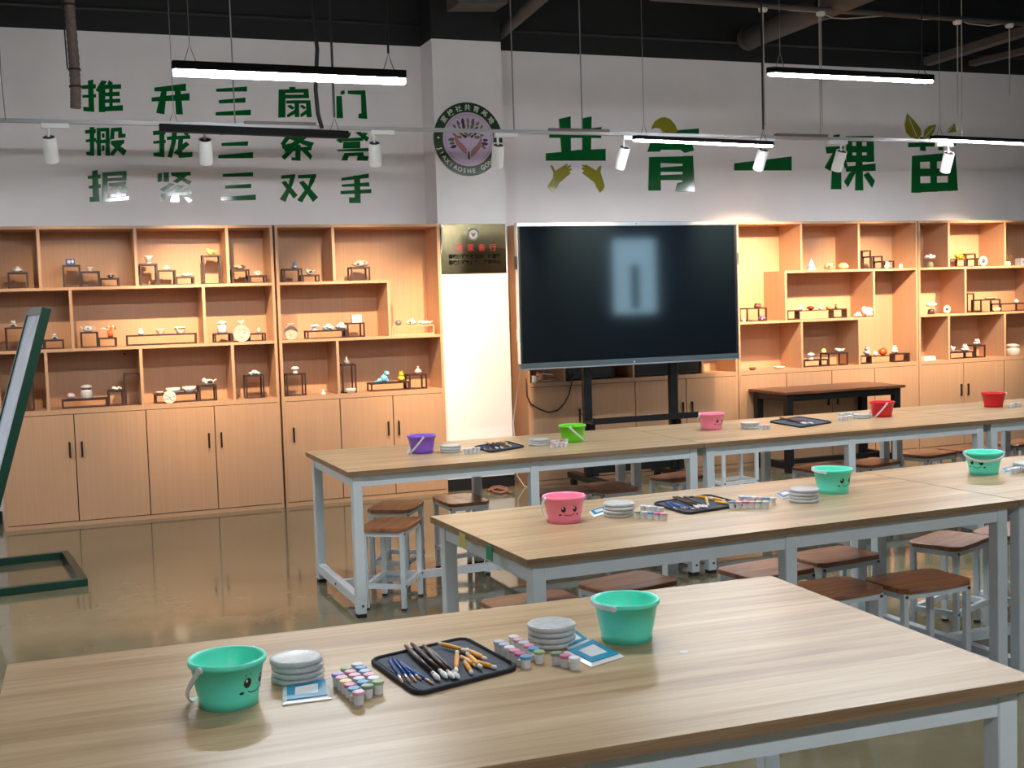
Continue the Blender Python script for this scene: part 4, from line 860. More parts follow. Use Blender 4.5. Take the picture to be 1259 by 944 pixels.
packet(((1230, 577), (1250, 574), (1256, 580), (1236, 583)), 'white packet right of the smiling teal bucket')
sp_ = AZ(840.5, 801.5, TZ); MB_ = MB().slab([(-.012, -.005), (.004, -.008), (.013, .002), (-.004, .007)], .0004, .0016).build('paper_scrap', PKW); MB_.location = (sp_.x, sp_.y, TZ)
tag(MB_, 'tiny white scrap right of the right teal bucket', 'scrap')

MATM = mat('black_fabric', (.013, .014, .018), .8, noise=.3, nscale=80, bump=.2); LINING = mat('navy_lining', (.03, .042, .07), .7, noise=.25, nscale=40, bump=.3)
BLUEH = mat('blue_lacquer', srgb(36, 92, 176), .25); BROWNH = mat('dark_brown_lacquer', srgb(62, 38, 28), .3); YELH = mat('yellow_plastic', srgb(236, 164, 40), .35); WTIP = mat('white_rubber', (.78, .76, .74), .5); FERR = CHROME; BRIS = mat('orange_bristle', srgb(196, 140, 104), .7)
ORD = ['leftmost', 'second', 'third', 'fourth', 'fifth', 'sixth', 'seventh', 'eighth']
def tool(p, q, kind, where, k=0, n=1):
    p, q = Vector(p), Vector(q); d = q-p; L = d.length
    nm, lb, cat, grp = {'blue': ('paint_brush', 'blue brush', 'brush', 'blue brushes'), 'brown': ('clay_shaper', 'brown pale-tipped tool', 'tool', 'brown tools'), 'yellow': ('modelling_tool', 'yellow tool', 'tool', 'yellow tools')}[kind]
    od = '' if n == 1 else (ORD[0]+' ' if k == 0 else 'rightmost ' if k == n-1 else ORD[k]+' from left ')
    root = empty(nm, p, 0, (od+lb+' on the '+where), cat, grp+' on the '+where)
    root.rotation_mode = 'QUATERNION'; root.rotation_quaternion = d.to_track_quat('X', 'Z')
    T_ = lambda pts, rs, n, mt: MB().tube([(x*L, 0, 0) for x in pts], [r for r in rs], 8).build(n, mt, root, smooth=True)
    if kind == 'blue':
        T_((0, .1, .72), (.0016, .003, .0028), 'handle', BLUEH); T_((.72, .86), (.0031, .0029), 'ferrule', FERR); T_((.86, .93, 1), (.0029, .0032, .0008), 'bristles', BRIS)
    elif kind == 'brown':
        T_((0, .06, .3, .8), (.0038, .005, .0058, .0046), 'handle', BROWNH); T_((.8, .86), (.0048, .005), 'ferrule', FERR); T_((.86, .93, 1), (.0052, .0066, .002), 'tip', WTIP)
    else:
        T_((.16, .3, .7, .84), (.0042, .0056, .0056, .0042), 'handle', YELH); T_((0, .06, .16), (.001, .005, .0042), 'tip', WTIP); T_((.84, .94, 1), (.0042, .0055, .001), 'tip', WTIP)
def uvp(x, y): return (420+x/2.861, 700+y/2.861)
BASEM = [(452, 812), (572, 784), (512, 855)]
def mat_frame(px): return [AZ(x, y, TZ+.004) for x, y in px]
F0 = mat_frame(BASEM); e0x, e0y = F0[1]-F0[0], F0[2]-F0[0]; det = e0x.x*e0y.y-e0x.y*e0y.x
def to_uv(x, y):
    v = AZ(*uvp(x, y), TZ+.012)-F0[0]; return ((v.x*e0y.y-v.y*e0y.x)/det, (e0x.x*v.y-e0x.y*v.x)/det)
TOOLS = [('blue', (165, 308), (215, 395)), ('blue', (180, 305), (240, 392)), ('blue', (195, 310), (262, 390)), ('blue', (214, 325), (280, 384)), ('blue', (222, 335), (325, 400)),
         ('brown', (225, 275), (345, 390)), ('brown', (246, 262), (372, 382)), ('brown', (288, 275), (395, 384)), ('brown', (306, 280), (414, 384)),
         ('yellow', (338, 264), (440, 292)), ('yellow', (398, 278), (495, 306)), ('yellow', (407, 292), (402, 368)), ('yellow', (418, 306), (478, 340)), ('yellow', (436, 286), (510, 322)), ('yellow', (450, 318), (545, 346)), ('yellow', (440, 300), (492, 352)), ('yellow', (432, 322), (458, 366))]
def tool_mat(px, where, pick):
    F = mat_frame(px); ex, ey = F[1]-F[0], F[2]-F[0]; ex.z = ey.z = 0
    root = empty('tool_roll', (F[0].x, F[0].y, TZ), 0, 'black fabric tool roll spread open '+where, 'tool roll', 'black tool rolls on the tables')
    def P_(u, v): return (ex*u+ey*v)
    def ring(g, c=.1):
        pts = []
        for (cu, cv, a0) in ((1-g-c, 1-g-c, 0), (g+c, 1-g-c, 90), (g+c, g+c, 180), (1-g-c, g+c, 270)):
            for k in range(4):
                a = math.radians(a0+k*30); w_ = P_(cu+c*math.cos(a), cv+c*math.sin(a)); pts.append((w_.x, w_.y))
        return pts
    MB().slab(ring(0), .0005, .005).build('fabric', MATM, root); MB().slab(ring(.055, .07), .0048, .0062).build('lining', LINING, root)
    rp = [Vector((x, y, .006)) for x, y in ring(.012)]; MB().tube(rp+[rp[0]], .0045, 6).build('piping', MATM, root, smooth=True)
    todo = []
    for i in pick:
        kd, a, b = TOOLS[i]; ua, ub = to_uv(*a), to_uv(*b)
        r_ = {'blue': .0032, 'brown': .0067, 'yellow': .0057}[kd]
        base = Vector((F[0].x, F[0].y, TZ+.0064+r_+(.004 if kd == 'yellow' and i % 2 else 0)))
        pa_, pb_ = base+P_(*ua), base+P_(*ub)
        if kd == 'brown': pa_.z += .004*(i % 2)
        todo.append((pa_, pb_, kd))
    for kd in ('blue', 'brown', 'yellow'):
        grp = sorted([q for q in todo if q[2] == kd], key=lambda q: (q[0]+q[1]).x)
        for k, q in enumerate(grp): tool(q[0], q[1], kd, 'black mat '+where, k, len(grp))
tool_mat(BASEM, 'on the nearest table', range(17))
tool_mat([(801, 619), (871, 608.5), (845, 632)], 'on the middle table', [0, 2, 3, 4, 5, 6, 7, 9, 10, 11, 13, 14])
tool_mat([(582, 549.5), (624, 543), (603, 556)], 'near the purple bucket', [0, 3, 5, 7, 9, 12])
tool_mat([(944, 518.5), (983, 512.5), (985, 525.5)], 'left of the red bucket', [5, 6, 8])
# ------------------------------------------------------------------ display stands and small crafts in the cabinets
SF, SB = .07, .21      # stands run from SF to SB in depth
def stand(shelf, tiers, label, mt=None, kind='frame'):
    """tiers: (px x0, px x1, px y of the top)"""
    mt = mt or DARKWOOD
    rs = []
    for x0, x1, yt in tiers:
        a, b = AY(x0, yt, SF), AY(x1, yt, SF); rs.append((a.x, b.x, max(.02, (a.z+b.z)/2-shelf)))
    cx = (rs[0][0]+rs[-1][1])/2
    root = empty('display_stand', (cx, SF, shelf), 0, label, 'stand', 'small dark display stands in the cabinets')
    w_ = .012; D = SB-SF
    for ti, (a, b, h) in enumerate(rs):
        a -= cx; b -= cx; m = MB()
        if kind == 'loop' and ti == 1:
            m.box((a, 0, h-.008), (b, .075, h))
        elif kind == 'loop':
            t_ = .012
            m.box((a, 0, 0), (b, min(D, .075), t_)); m.box((a, 0, h-t_), (b, min(D, .075), h)); m.box((a, 0, t_), (a+t_, min(D, .075), h-t_)); m.box((b-t_, 0, t_), (b, min(D, .075), h-t_))
        else:
            m.box((a, 0, h-w_), (b, D, h))
            for x in (a, b-w_):
                for y in (0, D-w_): m.box((x, y, 0), (x+w_, y+w_, h-w_))
                m.box((x, w_, 0), (x+w_, D-w_, w_*.8))
            if h > .06: m.box((a+w_, 0, 0), (b-w_, w_*.8, w_*.7))
        m.build('tier', mt, root)
    return [(r[0], r[1], shelf+r[2]) for r in rs]
CM = {}
def cm(c):
    if c not in CM: CM[c] = mat('glaze_%d' % len(CM), srgb(*c), .28, noise=.10, nscale=45)
    return CM[c]
def craft(kind, w_, h, c1, c2, sd):
    """parts of a small hand-made piece standing on z = 0, w_ wide and h high"""
    P = []; A, Bm = cm(c1), cm(c2); r = w_/2; d = min(r, .05)
    M_ = MB
    if kind == 'lump':
        P = [('body', M_().blob((0, 0, h*.36), (r, d, h*.37), 12, 7, .10, sd), A), ('top', M_().blob((r*.15, 0, h*.72), (r*.5, d*.6, h*.27), 10, 6, .12, sd+1), A), ('patch', M_().blob((-r*.4, -d*.75, h*.4), (r*.25, d*.25, h*.18), 8, 5, .1, sd), Bm)]
    elif kind == 'rock':
        P = [('body', M_().blob((0, 0, h*.5), (r, d, h*.5), 12, 7, .12, sd), A), ('patch', M_().blob((r*.3, -d*.7, h*.6), (r*.3, d*.3, h*.22), 8, 5, .1, sd), Bm), ('patch', M_().blob((-r*.45, -d*.7, h*.45), (r*.22, d*.3, h*.2), 8, 5, .1, sd+3), Bm)]
    elif kind == 'bowl':
        P = [('bowl', M_().lathe([(.28*w_, 0), (.3*w_, .03*h), (.44*w_, .55*h), (.5*w_, h), (.46*w_, h), (.4*w_, .55*h), (.2*w_, .15*h), (0, .12*h)], 18, wob=.03, seed=sd), A), ('rim_pattern', M_().lathe([(.462*w_, .62*h), (.478*w_, .72*h), (.478*w_, .8*h), (.46*w_, .7*h)], 18), Bm)]
    elif kind == 'dish':
        P = [('dish', M_().lathe([(.32*w_, 0), (.5*w_, .6*h), (.5*w_, h), (.42*w_, .62*h), (0, .45*h)], 20, wob=.03, seed=sd, sy=min(1, .1/w_)), A), ('centre', M_().blob((0, 0, .5*h), (.2*w_, .15*w_, .3*h), 10, 5), Bm)]
    elif kind == 'cup':
        P = [('cup', M_().lathe([(.26*w_, 0), (.28*w_, .08*h), (.28*w_, .62*h), (.5*w_, .8*h), (.5*w_, h), (.42*w_, .95*h), (.2*w_, .7*h), (0, .65*h)], 18), A), ('band', M_().lathe([(.288*w_, .2*h), (.292*w_, .25*h), (.292*w_, .5*h), (.288*w_, .55*h)], 18), Bm)]
    elif kind == 'teapot':
        P = [('pot', M_().lathe([(.2*w_, 0), (.34*w_, .18*h), (.36*w_, .4*h), (.26*w_, .66*h), (.16*w_, .7*h), (0, .7*h)], 18, sx=1, sy=.85), A), ('lid', M_().lathe([(.18*w_, .69*h), (.14*w_, .8*h), (.04*w_, .86*h), (.05*w_, .95*h), (0, h)], 14), Bm),
             ('spout', M_().tube([(-.3*w_, 0, .3*h), (-.42*w_, 0, .42*h), (-.5*w_, 0, .64*h)], [.06*w_, .05*w_, .035*w_], 8), A), ('handle', M_().tube([(.3*w_, 0, .55*h), (.44*w_, 0, .6*h), (.49*w_, 0, .42*h), (.42*w_, 0, .22*h), (.3*w_, 0, .2*h)], .03*w_, 7), A), ('motif', M_().blob((0, -.27*w_, .38*h), (.12*w_, .05*w_, .14*h), 8, 5, .15, sd), Bm)]
    elif kind == 'jar':
        P = [('jar', M_().lathe([(.4*w_, 0), (.48*w_, .08*h), (.5*w_, .4*h), (.44*w_, .62*h), (.36*w_, .66*h), (0, .66*h)], 18), A), ('neck_band', M_().lathe([(.40*w_, .645*h), (.42*w_, .68*h), (.40*w_, .73*h), (.37*w_, .74*h)], 18), Bm), ('lid', M_().lathe([(.36*w_, .73*h), (.46*w_, .78*h), (.46*w_, .9*h), (.3*w_, .96*h), (.22*w_, h), (0, h)], 18), A)]
    elif kind == 'vase':
        P = [('vase', M_().lathe([(.3*w_, 0), (.47*w_, .16*h), (.5*w_, .3*h), (.34*w_, .55*h), (.13*w_, .7*h), (.11*w_, .86*h), (.2*w_, h), (.15*w_, h), (.08*w_, .85*h), (0, .8*h)], 18), A), ('band', M_().lathe([(.497*w_, .25*h), (.51*w_, .28*h), (.50*w_, .34*h), (.47*w_, .36*h)], 18), Bm)]
    elif kind in ('figure', 'bunny'):
        eh = .26 if kind == 'bunny' else .12
        bh = 1-eh*.8
        P = [('body', M_().blob((0, 0, h*.27), (r*.92, d*.85, h*.28), 12, 7, .04, sd), A), ('head', M_().blob((0, -d*.1, h*bh*.74), (r*.66, d*.68, h*bh*.26), 12, 7, .02, sd), A)]
        for s in (-1, 1): P.append(('ear', M_().blob((s*r*.32, 0, h*(1-eh*.62)), (r*.17, d*.14, h*eh*.62), 8, 5), A))
        P += [('belly', M_().blob((0, -d*.55, h*.26), (r*.55, d*.4, h*.18), 10, 6, 0, sd), Bm), ('face', M_().blob((0, -d*.62, h*bh*.70), (r*.3, d*.2, h*.07), 8, 5), Bm)]
    elif kind == 'bird':
        P = [('body', M_().blob((0, 0, h*.4), (r*.72, d*.7, h*.4), 12, 7, .03, sd), A), ('head', M_().blob((-r*.6, -d*.1, h*.62), (r*.34, d*.45, h*.34), 10, 6), A), ('tail', M_().bar((r*.45, 0, h*.45), (r*.98, 0, h*.72), d*.5, h*.14), A), ('wing', M_().blob((r*.08, -d*.62, h*.45), (r*.38, d*.2, h*.2), 9, 5), Bm), ('eye', M_().blob((-r*.68, -d*.5, h*.7), (r*.06, d*.06, h*.06), 6, 4), cm((30, 26, 26)))]
    elif kind == 'disc':
        n = 28; cz = r
        P = [('plate', M_().prism([(r*math.cos(2*PI*k/n), cz+r*math.sin(2*PI*k/n)) for k in range(n)], -.008, .008), A), ('hair', M_().prism([(r*.97*math.cos(t), cz+r*.97*math.sin(t)) for t in [PI*.02+PI*.96*k/10 for k in range(11)]]+[(-r*.5, cz+r*.35), (0, cz+r*.5), (r*.5, cz+r*.35)], -.013, -.007), Bm)]
        for s in (-1, 1): P.append(('eye', M_().blob((s*r*.36, -.008, cz+r*.12), (r*.15, .003, r*.045), 8, 5), cm((150, 118, 108))))
        P += [('nose', M_().blob((0, -.010, cz-r*.12), (r*.09, .006, r*.16), 8, 5), A), ('mouth', M_().blob((0, -.009, cz-r*.45), (r*.22, .003, r*.05), 8, 5), cm((200, 140, 128)))]
        if h > 2.15*r: P += [('knot', M_().blob((0, -.004, 2*r+(h-2*r)*.2), (r*.14, .014, r*.14), 8, 5), A), ('bow', M_().blob((-r*.2, 0, 2*r+(h-2*r)*.45), (r*.26, .012, (h-2*r)*.3), 8, 5, .1, sd), A), ('bow', M_().blob((r*.24, 0, 2*r+(h-2*r)*.5), (r*.22, .012, (h-2*r)*.34), 8, 5, .1, sd+2), A)] if True else [('bow', M_().blob((-r*.22, 0, 2*r+(h-2*r)*.35), (r*.22, .012, (h-2*r)*.42), 8, 5, .1, sd), A), ('bow', M_().blob((r*.24, 0, 2*r+(h-2*r)*.45), (r*.24, .012, (h-2*r)*.45), 8, 5, .1, sd+2), A)]
    elif kind == 'snow':
        n = 28; P = [('plate', M_().prism([(r*math.cos(2*PI*k/n), r+r*math.sin(2*PI*k/n)) for k in range(n)], -.006, .006), A)]
        for k in range(6):
            a = k*PI/3+.3; P.append(('spoke', M_().bar((0, -.008, r), (r*.85*math.cos(a), -.008, r+r*.85*math.sin(a)), r*.14, .008, (0, 1, 0)), Bm))
    elif kind == 'ring':
        n = 20; pts = [(r*.7*math.cos(2*PI*k/n), 0, r+r*.7*math.sin(2*PI*k/n)) for k in range(n+1)]
        P = [('ring', M_().tube(pts, r*.3, 10), A), ('core', M_().blob((0, 0, r), (r*.3, r*.2, r*.3), 10, 6), Bm)]
    elif kind == 'flower':
        P = [('pot', M_().lathe([(r*.42, 0), (r*.55, .04*h), (r*.5, .3*h), (r*.36, .42*h), (0, .42*h)], 14), Bm), ('stalk', M_().tube([(0, 0, .4*h), (r*.04, 0, .6*h)], r*.07, 6), cm((110, 120, 90)))]
        for k in range(6):
            a = k*PI/3+.2; P.append(('petal', M_().blob((r*.55*math.cos(a), d*.5*math.sin(a), h*(.74+.05*(k % 2))), (r*.42, d*.42, h*.13), 9, 5, .05, sd+k), A))
        P.append(('heart', M_().blob((0, -d*.2, h*.86), (r*.3, d*.3, h*.14), 9, 5), A))
    elif kind == 'plant':
        P = [('pot', M_().lathe([(r*.4, 0), (r*.62, .12*h), (r*.55, .36*h), (r*.3, .42*h), (0, .42*h)], 14), A)]
        for k in range(6):
            a = k*1.05; P.append(('sprig', M_().tube([(0, 0, .4*h), (r*.4*math.cos(a), d*.4*math.sin(a), .7*h), (r*.8*math.cos(a), d*.7*math.sin(a), h*(.86+.12*(k % 2)))], [.002, .003, .005], 5), Bm))
    elif kind == 'box':
        P = [('box', M_().box((-r, -d*.8, 0), (r, d*.8, h*.92)), A), ('lid', M_().box((-r*.94, -d*.7, h*.9), (r*.94, d*.7, h)), A), ('pattern', M_().blob((-r*.25, -d*.8, h*.5), (r*.4, d*.08, h*.25), 9, 5, .2, sd), Bm), ('pattern', M_().blob((r*.5, -d*.8, h*.55), (r*.25, d*.08, h*.28), 9, 5, .2, sd+2), Bm)]
    elif kind == 'car':
        P = [('body', M_().blob((0, 0, h*.42), (r, d*.7, h*.3), 12, 6), A), ('cabin', M_().blob((r*.05, 0, h*.72), (r*.5, d*.55, h*.28), 10, 6), A), ('trim', M_().blob((-r*.3, -d*.6, h*.46), (r*.3, d*.12, h*.12), 8, 5), Bm)]
        for s in (-1, 1): P.append(('wheel', M_().tube([(s*r*.55, -d*.75, h*.2), (s*r*.55, d*.75, h*.2)], h*.2, 10), Bm))
    elif kind == 'cone':
        P = [('cone', M_().lathe([(.5*w_, 0), (.42*w_, .2*h), (.16*w_, .75*h), (0, h)], 14, wob=.04, seed=sd), A), ('band', M_().lathe([(.44*w_, .18*h), (.43*w_, .24*h), (.36*w_, .36*h)], 14), Bm)]
    elif kind == 'apple':
        P = [('fruit', M_().blob((0, 0, h*.42), (r, d, h*.42), 14, 8, .03, sd), A), ('stem', M_().tube([(0, 0, h*.78), (r*.2, 0, h)], r*.08, 6), Bm)]
    elif kind == 'egg':
        P = [('body', M_().lathe([(.3*w_, 0), (.48*w_, .2*h), (.46*w_, .5*h), (.26*w_, .85*h), (0, h)], 14), A), ('cap', M_().blob((0, 0, h*.86), (r*.5, d*.5, h*.16), 8, 5), Bm)]
    elif kind == 'dino':
        P = [('body', M_().blob((r*.25, 0, h*.34), (r*.5, d*.6, h*.34), 12, 7), A), ('tail', M_().tube([(r*.1, 0, h*.28), (-r*.4, 0, h*.14), (-r*.98, 0, h*.05)], [h*.24, h*.14, h*.03], 9), A), ('head', M_().blob((r*.55, -.004, h*.78), (r*.34, d*.5, h*.22), 10, 6), A), ('face', M_().blob((r*.66, -d*.3, h*.74), (r*.2, d*.3, h*.12), 8, 5), Bm), ('leg', M_().blob((r*.62, -d*.4, h*.12), (r*.2, d*.25, h*.13), 8, 5), A), ('spikes', M_().prism([(-r*.6, h*.16), (-r*.4, h*.36), (-r*.25, h*.3), (-r*.1, h*.56), (r*.05, h*.5), (r*.15, h*.72), (r*.3, h*.6), (0, h*.3)], -.004, .004), Bm)]
    elif kind == 'mush':
        P = [('stem', M_().lathe([(.34*w_, 0), (.3*w_, .1*h), (.2*w_, .5*h), (.18*w_, .7*h), (0, .7*h)], 12), A), ('cap', M_().lathe([(.5*w_, .52*h), (.5*w_, .6*h), (.36*w_, .8*h), (0, .88*h)], 16), A), ('knob', M_().blob((0, 0, .93*h), (.12*w_, .12*w_, .08*h), 8, 5), Bm)]
    elif kind == 'log':
        P = [('log', M_().tube([(-r*.1, 0, h*.3), (r*.5, 0, h*.34)], h*.32, 12), A), ('branch', M_().tube([(r*.1, 0, h*.55), (-r*.5, -.01, h*.72), (-r, -.01, h*.68)], [h*.1, h*.07, h*.03], 7), Bm)]
        for k in range(5): P.append(('knob', M_().blob((-r*.2+k*r*.26, -.004*(k % 2), h*(.72+.12*(k % 2))), (r*.13, d*.3, h*.13), 8, 5, .1, sd+k), Bm if k % 2 else A))
    elif kind == 'cloud':
        P = []
        for k in range(7):
            a = k*.9; P.append(('puff', M_().blob((r*.55*math.cos(a), d*.3*math.sin(a), h*(.3+.42*((k*3) % 5)/5)), (r*.45, d*.5, h*.26), 9, 6, .08, sd+k), A if k != 3 else Bm))
    return P
def crafts(shelf, tiers, rows_, cat='ornament', loop=False):
    for on, x0, x1, yt, yb, kind, c1, c2, name, label in rows_:
        yc = (.108 if loop else .135) if on else .10
        a, b = AY(x0, yb, yc), AY(x1, yb, yc); w_ = b.x-a.x; h = AY((x0+x1)/2, yt, yc).z-AY((x0+x1)/2, yb, yc).z; cx = (a.x+b.x)/2
        zb = shelf
        if on:
            for (ta, tb, tz) in tiers:
                if ta-.015 <= cx <= tb+.015: zb = tz
        elif tiers: yc = .035
        root = empty(name, (cx, yc, zb), 0, label, cat, 'small crafts on the cabinet shelves')
        for nm, m, mt in craft(kind, w_, max(h, .012), c1, c2, len(label)*7+int(x0)):
            o = m.build(nm, mt, root, smooth=kind not in ('box', 'disc', 'snow'))
Wt, Gy, Bl, Pk, Or, Ye, Br, Gn, Dk, Sky = (226, 222, 216), (150, 150, 150), (70, 90, 160), (226, 184, 176), (226, 110, 50), (236, 200, 60), (120, 84, 60), (150, 170, 90), (60, 56, 58), (120, 178, 206)
a1 = stand(SH1, [(8.6, 34, 334.3)], 'single square stand at the far left of the top shelf')
crafts(SH1, a1, [(1, 15, 28, 326, 333.6, 'lump', Wt, Gy, 'clay_rock', 'white lumpy clay piece on the far left top-row stand')])
a2 = stand(SH1, [(76.5, 98.7, 325.5), (98.7, 122.7, 333.3), (122.7, 146.6, 341.5)], 'three-step stand in the second top-row compartment from left')
crafts(SH1, a2, [(1, 80.5, 92.2, 317.5, 325, 'box', Bl, Wt, 'trinket_box', 'blue patterned trinket box on the highest step, top left'), (1, 107, 115, 328, 333, 'bowl', Wt, Pk, 'small_bowl', 'tiny white bowl on the middle step right of the blue box'), (1, 131, 141.5, 335, 341, 'teapot', Dk, Wt, 'clay_teapot', 'tiny dark and white piece on the lowest step, top left')])
a3 = stand(SH1, [(171.5, 193.5, 324), (193.5, 216.3, 331.7), (216.3, 239, 339.8)], 'three-step stand in the third top-row compartment from left')
crafts(SH1, a3, [(1, 177, 188.7, 313.3, 323.5, 'cup', Wt, Gy, 'clay_cup', 'white flared cup on a three-step stand\'s highest step'), (1, 199.7, 209.2, 325, 331.2, 'lump', Wt, Pk, 'clay_flower', 'white clay flower on the middle step beside the flared cup'), (1, 222.5, 236.4, 335.5, 339.5, 'dish', Wt, Wt, 'clay_dish', 'flat white dish on the lowest step below the flared cup')])
a4 = stand(SH1, [(249, 272, 313.4)], 'tall single stand in the third top-row compartment from left')
crafts(SH1, a4, [(1, 252.6, 268, 303.6, 312.8, 'bird', (206, 210, 130), Gn, 'clay_frog', 'yellow-green clay animal on the tall top-row stand')])
a5 = stand(SH1, [(285, 306.7, 331), (306.7, 328.3, 338.3)], 'two-step stand in the first cabinet\'s rightmost top compartment')
crafts(SH1, a5, [(1, 287, 302, 324, 330.5, 'rock', (190, 160, 140), Br, 'clay_rock', 'brownish clay rock on the upper of two dark steps'), (1, 312, 321.6, 329.3, 337.8, 'teapot', Wt, Or, 'clay_teapot', 'small white teapot on the lower of two dark steps')])
b1 = stand(SH2, [(5.4, 30, 402.4), (30, 54, 410), (54, 78.6, 417.6)], 'stepped stand behind the tilted green board')
crafts(SH2, b1, [(1, 11.4, 21.4, 393, 402, 'figure', Wt, Dk, 'clay_panda', 'white and black figure left of the tilted board'), (1, 63, 71.5, 409.5, 417, 'figure', Wt, Dk, 'clay_panda', 'white and black figure right of the tilted board')])
b3 = stand(SH2, [(98.7, 120.8, 408), (120.8, 143.7, 415)], 'two-step stand at the left of the bright middle compartment')
crafts(SH2, b3, [(1, 99.4, 117.2, 397, 407.8, 'teapot', Wt, Gy, 'clay_teapot', 'white teapot on the step beside the orange log'), (1, 123, 144, 399.3, 415, 'log', Or, Wt, 'clay_log', 'orange clay log with pale knobs and branch')])
b4 = stand(SH2, [(155, 242, 410.7)], 'long low stand in the bright middle compartment', None, 'loop')
crafts(SH2, b4, [(1, 169, 177, 403, 410.7, 'egg', Wt, Wt, 'clay_egg', 'small white piece at the left of the long low stand'), (1, 191.6, 203.3, 404, 410.5, 'bowl', (236, 200, 170), Pk, 'clay_bowl', 'small peach bowl in the middle of the long low stand'), (1, 214.4, 229, 401, 409.5, 'bowl', (230, 214, 196), Br, 'clay_bowl', 'patterned bowl at the right of the long low stand')], loop=True)
b5 = stand(SH2, [(263.6, 285, 409.5), (285, 306, 409.5), (306, 327, 409.5)], 'low three-part stand behind the round face plate with bow')
crafts(SH2, b5, [(1, 267, 279.8, 394, 409.2, 'jar', (190, 204, 206), Gy, 'lidded_jar', 'pale blue lidded jar beside the face plate with bow'), (0, 285.6, 306.2, 391, 419.5, 'disc', (214, 184, 168), (176, 172, 160), 'face_plate', 'large round clay face plate with a bow on top'), (1, 315.5, 321, 401.5, 408, 'egg', (180, 190, 196), Wt, 'clay_bird', 'tiny grey piece right of the face plate with bow')])
c0 = stand(SH3, [(12, 41, 470)], 'stand at the lower left, mostly hidden by the tilted board')
c1_ = stand(SH3, [(75.8, 132.7, 490.5), (132.7, 152, 480), (152.5, 173.7, 459.4)], 'stand with low, middle and tall tier, lower left')
crafts(SH3, c1_, [(1, 82, 93, 483, 491, 'rock', (236, 200, 196), Wt, 'clay_shell', 'pinkish shell on the low tier at lower left'), (1, 99.4, 114.4, 473, 490, 'jar', (206, 200, 196), Dk, 'stacked_pot', 'grey and white ringed pot on the low tier'), (1, 137, 151, 475.5, 480.5, 'cloud', Wt, Wt, 'clay_shells', 'white shell cluster on the middle tier at lower left')])
c2_ = stand(SH3, [(190.6, 244.5, 483.5), (244.5, 266.5, 474)], 'long low stand with one box tier, lower row')
crafts(SH3, c2_, [(1, 192, 201, 481, 484, 'dish', (220, 200, 184), Wt, 'clay_tile', 'small flat dish at the left end of the lower long stand'), (1, 204, 222, 477.5, 484, 'dish', Wt, Pk, 'clay_dish', 'round white dish left on the lower long stand'), (1, 224, 241, 476, 483.3, 'dish', Wt, Gy, 'clay_dish', 'white dish with raised rim right on the lower long stand'), (1, 247.5, 266.5, 464, 473.5, 'bird', Wt, Dk, 'clay_bird', 'white winged bird on the box tier of the lower stand'), (0, 200, 216, 480.5, 495.5, 'snow', (222, 206, 190), Wt, 'snowflake_plate', 'round plate with a snowflake relief leaning before a stand')])
c3_ = stand(SH3, [(301.8, 324.6, 461.4)], 'tall dark stand in the first cabinet\'s lower right compartment')
crafts(SH3, c3_, [(1, 304.7, 321, 455.5, 461.7, 'car', Wt, Sky, 'clay_car', 'white clay car on the tall stand, lower right of first cabinet')])
d1 = stand(SH1, [(348.7, 371.7, 330), (371.7, 393, 337.5)], 'two-step stand at the second cabinet\'s top left')
crafts(SH1, d1, [(1, 358, 366.6, 320.5, 329.6, 'figure', (110, 140, 180), Wt, 'clay_figure', 'small blue figure on the second cabinet\'s upper step'), (1, 375, 387, 329, 336.8, 'bird', Wt, Dk, 'clay_dog', 'white and black dog on the second cabinet\'s lower step')])
d2 = stand(SH1, [(431.5, 455, 328)], 'single table stand in the second cabinet\'s wide top compartment')
crafts(SH1, d2, [(1, 434, 452.8, 319.5, 327.8, 'rock', (206, 190, 176), Br, 'clay_rock', 'wide pale rock on the stand in the wide top compartment')])
crafts(SH2, [], [(0, 349.4, 366.5, 396, 417.4, 'disc', (206, 172, 156), (96, 86, 82), 'face_plate', 'round face plate with dark hair, second cabinet')])
e2 = stand(SH2, [(377.6, 426.7, 405.8), (426.7, 448.4, 396.6)], 'long stand with one raised tier in the second cabinet')
crafts(SH2, e2, [(1, 381, 393, 396.5, 405.7, 'mush', Wt, Or, 'clay_mushroom', 'white piece at the left of the second cabinet\'s long stand'), (1, 396, 411, 397.5, 405.5, 'car', Wt, Sky, 'clay_car', 'white car in the middle of the second cabinet\'s long stand'), (1, 412, 426, 395, 404.5, 'lump', Wt, Sky, 'clay_cake', 'white rounded piece right on the second cabinet\'s long stand'), (1, 432, 443.8, 387, 396.5, 'box', Wt, Wt, 'clay_boat', 'bright white piece on the raised tier of the long stand')])
e3 = stand(SH2, [(481.4, 534, 399.5)], 'pale wooden low stand in the second cabinet\'s right column', CABWOOD, 'loop')
crafts(SH2, e3, [(1, 485, 494.5, 391, 400, 'teapot', (104, 100, 98), Gy, 'dark_teapot', 'dark grey teapot on the pale wooden stand'), (1, 499.7, 511.6, 391, 399.3, 'lump', (230, 216, 190), Br, 'clay_ball', 'cream rounded piece in the middle of the pale stand'), (1, 513, 533, 394, 399.5, 'bird', Wt, Wt, 'clay_animal', 'long flat white animal on the pale wooden stand')], loop=True)
f1 = stand(SH3, [(352, 376, 459.3)], 'tall dark stand at the second cabinet\'s lower left')
crafts(SH3, f1, [(1, 358, 368, 449.3, 459.2, 'mush', Wt, Dk, 'clay_mushroom', 'white mushroom on the second cabinet\'s tall lower stand'), (0, 392, 399, 479.5, 486.6, 'cone', Wt, Wt, 'clay_cone', 'tiny white cone lying before the tall lower stand')])
f2 = stand(SH3, [(420, 437.7, 447.7)], 'tall narrow stand beside the second cabinet\'s lower divider')
